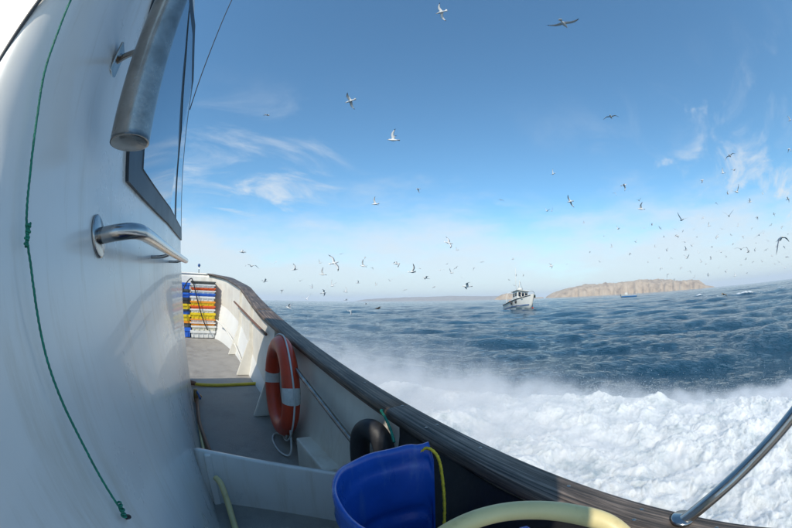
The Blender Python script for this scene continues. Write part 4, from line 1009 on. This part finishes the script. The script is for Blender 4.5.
# ------------------------------------------------------------------ gulls
MT['g_white'] = mat('gull_white', (0.72, 0.71, 0.69), 0.75, var=0.05, scale=20)
MT['g_grey'] = mat('gull_grey', (0.27, 0.28, 0.30), 0.75, var=0.12, scale=30)
MT['g_black'] = mat('gull_black', (0.018, 0.018, 0.02), 0.7)
MT['g_bill'] = mat('gull_bill', (0.70, 0.42, 0.03), 0.5)
MT['g_brown'] = mat('gull_brown', (0.075, 0.052, 0.035), 0.8, var=0.35, scale=25)
MT['g_brown2'] = mat('gull_brown_pale', (0.30, 0.24, 0.18), 0.8, var=0.3, scale=25)
def gull_mesh(name, a1, a2, sweep_=0.12, tailw=0.10):
    """span 1.3 m, flying along +Y; a1, a2 = lift of inner and outer wing in degrees"""
    V, F, Mi = [], [], []
    st = [(-0.30, 0.004, 0.012, 0), (-0.26, 0.014, 0.02, 0), (-0.18, 0.042, 0.040, 0), (-0.08, 0.064, 0.060, 0), (0.02, 0.072, 0.070, 0), (0.11, 0.058, 0.060, 0.006), (0.17, 0.040, 0.044, 0.014), (0.205, 0.040, 0.042, 0.020), (0.245, 0.036, 0.036, 0.020), (0.275, 0.016, 0.016, 0.014), (0.325, 0.004, 0.006, 0.006)]
    n = 10
    for y, w, h, z in st:
        for k in range(n):
            a = 2 * math.pi * k / n; V.append((w * math.cos(a), y, z + h * math.sin(a)))
    for i in range(len(st) - 1):
        for k in range(n):
            F.append((i * n + k, i * n + (k + 1) % n, (i + 1) * n + (k + 1) % n, (i + 1) * n + k)); Mi.append(3 if i == len(st) - 2 else 0)
    F.append(tuple(range(n))[::-1]); Mi.append(0)
    # tail fan
    b = len(V)
    tl = [(-0.03, -0.22, 0.0), (0.03, -0.22, 0.0)] + [(tailw * math.sin(t), -0.24 - 0.16 * math.cos(t * 0.9), 0.0) for t in np.linspace(0.75, -0.75, 7)]
    for z in (0.006, -0.004):
        V += [(x, y, z) for x, y, _ in tl]
    m = len(tl); F += [tuple(range(b, b + m)), tuple(range(b + m, b + 2 * m))[::-1]]; Mi += [0, 0]
    for k in range(m): F.append((b + k, b + m + k, b + m + (k + 1) % m, b + (k + 1) % m)); Mi.append(0)
    # wings
    for sg in (-1, 1):
        x, z, y = 0.045, 0.03, 0.0; rows = []
        spans = [(0.0, 0.190, 0.03), (0.10, 0.178, 0.045), (0.20, 0.160, 0.075), (0.28, 0.150, 0.085), (0.38, 0.130, 0.055), (0.47, 0.100, 0.005), (0.54, 0.070, -0.045), (0.60, 0.034, -0.10), (0.635, 0.008, -0.145)]
        prev = 0; px, pz = x, z
        for s_, c, le in spans:
            d = s_ - prev; prev = s_
            ang_ = a1 if s_ <= 0.28 else a1 + (a2 - a1) * min(1, (s_ - 0.28) / 0.12)
            px += d * math.cos(R(ang_)); pz += d * math.sin(R(ang_))
            th = 0.11 * c * (1 - s_ * 0.6)
            nx, nz = -math.sin(R(ang_)), math.cos(R(ang_))
            yl = le + 0.05 - sweep_ * s_ * 0.4
            prof = [(0, 0), (0.25, 1.0), (0.6, 0.75), (1.0, 0.0), (0.6, 0.15), (0.25, -0.1)]
            rows.append([(sg * (px + nx * th * t), yl - c * u, pz + nz * th * t) for u, t in prof])
        b = len(V); k6 = 6
        for r_ in rows: V += r_
        for i in range(len(rows) - 1):
            for k in range(k6):
                q = (b + i * k6 + k, b + i * k6 + (k + 1) % k6, b + (i + 1) * k6 + (k + 1) % k6, b + (i + 1) * k6 + k)
                F.append(q if sg > 0 else q[::-1])
                up = k < 3
                Mi.append(2 if i >= 6 or (i == 5 and up) else (1 if up and not (k == 2 and i < 5) else 0))
        F.append(tuple(b + (len(rows) - 1) * k6 + k for k in range(k6))); Mi.append(2)
    me = bpy.data.meshes.new(name); me.from_pydata(V, [], F); me.polygons.foreach_set('material_index', Mi)
    bm = bmesh.new(); bm.from_mesh(me); bmesh.ops.recalc_face_normals(bm, faces=bm.faces); bm.to_mesh(me); bm.free()
    me.polygons.foreach_set('use_smooth', [True] * len(me.polygons))
    return me
GM = {'glide': gull_mesh('gull_glide', 14, -12), 'level': gull_mesh('gull_level', 4, -2, tailw=0.12), 'vee': gull_mesh('gull_vee', 42, 30), 'high': gull_mesh('gull_high', 66, 58), 'arch': gull_mesh('gull_arch', 12, -42), 'down': gull_mesh('gull_down', -30, -52)}
for me in GM.values():
    for k in ('g_white', 'g_grey', 'g_black', 'g_bill'): me.materials.append(MT[k])
brown_me = GM['glide'].copy(); brown_me.materials.clear()
for k in ('g_brown', 'g_brown', 'g_black', 'g_black'): brown_me.materials.append(MT[k])
mott_me = GM['arch'].copy(); mott_me.materials.clear()
for k in ('g_brown2', 'g_brown', 'g_black', 'g_black'): mott_me.materials.append(MT[k])
def ray(px, py):
    """view direction of the photograph's lens at a place given in its own 792 x 528 frame"""
    dx, dy = px - 396, 264 - py; r = math.hypot(dx, dy); th = 2 * math.asin(r / 704.0)
    s = math.sin(th) / max(r, 1e-9)
    return (_rt * (dx * s) + _up * (dy * s) + _f * math.cos(th))
GL_LABEL = {'glide': 'gull gliding on bent wings', 'level': 'gull on flat outstretched wings', 'vee': 'gull with wings in a vee', 'high': 'gull with wings lifted steeply', 'arch': 'gull with drooping wing tips', 'down': 'gull with wings pressed low'}
def gull_place(px, py):
    lm = 'the bow of the boat' if px < 300 else 'the far coast' if px < 492 else 'the small fishing boat' if px < 546 else 'the cliff island' if px < 690 else 'the tapering end of the island' if px < 735 else 'open sea past the island'
    return ('high above ' if py < 215 else 'in flock above ' if py < 262 else 'low down by ') + lm
# x, y, apparent size in the frame; the big ones also have heading, bank, pitch, stroke and a label of their own
big = [
 (564, 24, 25, 12, 10, 8, 'level', 'large gull soaring on black-tipped wings high above the small fishing boat'),
 (441, 12, 16, -70, 62, 0, 'level', 'gull banked on its side at the very top of the sky'),
 (350, 101, 16, -62, 42, -8, 'arch', 'gull turning alone in clear blue sky beside the wheelhouse'),
 (393, 140, 17, -82, 8, 6, 'high', 'bright white gull in profile with wings lifted, alone in clear sky'),
 (611, 117, 14, 6, 3, 4, 'arch', 'gull flying straight away with arched wings alone in clear sky'),
 (780, 239, 22, 150, 26, 4, 'down', 'big grey-winged gull with long wings swept down among the far flock'),
 (334.4, 263, 16, 60, 55, 14, 'level', 'gull standing on one wing above the far coast'),
 (396.7, 263.7, 12, 70, 22, 4, 'arch', None), (412.5, 272, 13, 62, 58, 0, 'high', None), (363, 266, 11, -60, 25, 12, 'vee', None),
 (467, 286.4, 14, -100, 20, 0, 'glide', None), (449, 243, 14, 60, 48, -10, 'level', None), (251.6, 266, 13, -20, 3, 0, 'arch', None),
 (242.6, 252, 12, 75, 18, 0, 'glide', None), (322.5, 274.5, 11, -70, 30, 5, 'vee', None), (641, 209, 11, -100, 12, 6, 'vee', None),
 (730, 156, 12, 10, -12, 0, 'arch', None), (737, 192, 11, 30, -14, 0, 'vee', None), (729, 216, 11, 5, 0, 0, 'vee', None), (681.6, 220, 12, -30, 22, 0, 'vee', None),
 (267, 115, 9, 60, 25, 0, 'arch', None), (375, 204, 11, -70, 30, 0, 'vee', None), (570, 201.6, 11, -60, 48, 0, 'glide', None), (289, 308, 11, -75, 5, 18, 'vee', None), (741, 249, 12, 0, 4, 0, 'glide', None)]
small = """294.8 269.5 10;265 281 9;320 263 5;341 254 4;365 257.6 4;372.5 268 4;420 268.5 4;426 278 8;440 270 7;451.4 273 7;332 286 8;376 285 4;324 293 8;346 292 6;306.7 299 8;350 311 6;418 189 6;457 250 4;
553 174 7;547 211 6;552 211 5;501 200 5;615 193 4;624 185 9;639 200.6 5;644 228 4;652 225 4;618 229 5;584 223 3;723 173 6;734 170 6;702 180 6;728 194 4;750 202 6;763 194 4;788 199 6;757 217 5;709 226 5;675 229 4;677 236 7;685 242 6;717 237 6;759 235 8;764 233 3;777 246 5;771 225 4;697 237 3;686 250 6;687 258 7;671 258 4;659 258 4;721 252 8;748 252 7;787 257 5;681 268 4;661 268 4;668 274 7;690 271 4;674 280 5;731 235 3;701 262 4;706 264 3;735 276 4;785 268 7;775 264 5;789 149 6;790 120 5;747 273 3;762 262 3;726 257 3;
513 259 5;551 266 7;567 264 3;630 254 4;636 242 4;509 280 3;516 275 3;523 276 3;520 283 3;600 262 3;655 247 3;694 229 3;712 247 4;753 262 3;769 275 3;779 262 5;756 243 3;664 237 3;648 262 3;741 265 3;719 268 3;
660 228 4;667 251 4;683 231 3;692 246 4;699 253 4;703 218 4;711 259 4;716 203 4;722 229 4;733 244 4;738 226 4;743 236 4;746 259 4;752 228 4;755 251 4;766 250 5;768 241 4;772 256 4;782 227 4;784 247 4;788 234 4;774 214 4;662 279 4;694 278 4;708 275 4;726 272 4;612 247 4;590 252 3;574 240 3;604 236 3;482 262 4;474 268 4;462 278 4;434 287 5;405 290 4;390 281 4;358 283 5;312 288 5;300 281 5;282 290 5;276 262 4;346 300 6;366 304 5;447 264 4;456 268 5"""
def put_gull(px, py, s, hd, bank, pit, kind, label=None, me=None, group=None, lab2=None):
    d = ray(px, py); dist = (0.98 if s >= 9 else 0.86) * 352 / s
    if d.z < 0: dist = min(dist, (CAMZ - (SEA + 0.30)) / -d.z)
    p = Vector((0, 0, CAMZ)) + d * dist
    o = bpy.data.objects.new('gull', me or GM[kind]); COL.objects.link(o); o.location = p
    az = math.atan2(d.x, d.y)
    o.rotation_mode = 'QUATERNION'
    o.rotation_quaternion = (Matrix.Rotation(-az - R(hd), 3, 'Z') @ Matrix.Rotation(R(pit), 3, 'X') @ Matrix.Rotation(R(bank), 3, 'Y')).to_quaternion()
    if label: tag(o, label, 'gull', 'gulls wheeling behind the boats')
    else:
        lb = 'white ' + GL_LABEL[kind] + ' ' + gull_place(px, py)
        tag(o, lb, 'gull', 'gulls: ' + GL_LABEL[kind][5:] + ' ' + gull_place(px, py))
    return o
for g in big: put_gull(*g)
gr = random.Random(5)
for s_ in small.replace('\n', '').split(';'):
    if not s_.strip(): continue
    x_, y_, z_ = (float(q) for q in s_.split())
    kind = gr.choice(['glide', 'arch', 'vee', 'level', 'vee', 'high', 'arch', 'down'])
    put_gull(x_, y_, z_, gr.choice([-1, 1]) * gr.uniform(0, 110), gr.uniform(-35, 35), gr.uniform(-8, 12), kind)
put_gull(378, 308.5, 11, 60, -12, 6, 'glide', 'dark brown young gull skimming low over the water', brown_me)
put_gull(724, 294.5, 10, -60, 10, 5, 'arch', 'mottled brown gull low over a breaking whitecap', mott_me)

# ------------------------------------------------------------------ haze
bm = bmesh.new(); add_box(bm, (0, 0, 65), (26000, 26000, 140))
hz = link('haze', bm_mesh('haze', bm), None, smooth=False)
hm = bpy.data.materials.new('haze'); hm.use_nodes = True; nt = hm.node_tree; nt.nodes.clear()
o_ = nt.nodes.new('ShaderNodeOutputMaterial'); pv = nt.nodes.new('ShaderNodeVolumePrincipled')
pv.inputs['Color'].default_value = (0.86, 0.92, 1.0, 1); pv.inputs['Density'].default_value = 0.00015; pv.inputs['Anisotropy'].default_value = 0.0
nt.links.new(pv.outputs[0], o_.inputs['Volume']); hz.data.materials.append(hm)
tag(hz, 'thin pale sea haze over the water', None, kind='stuff')
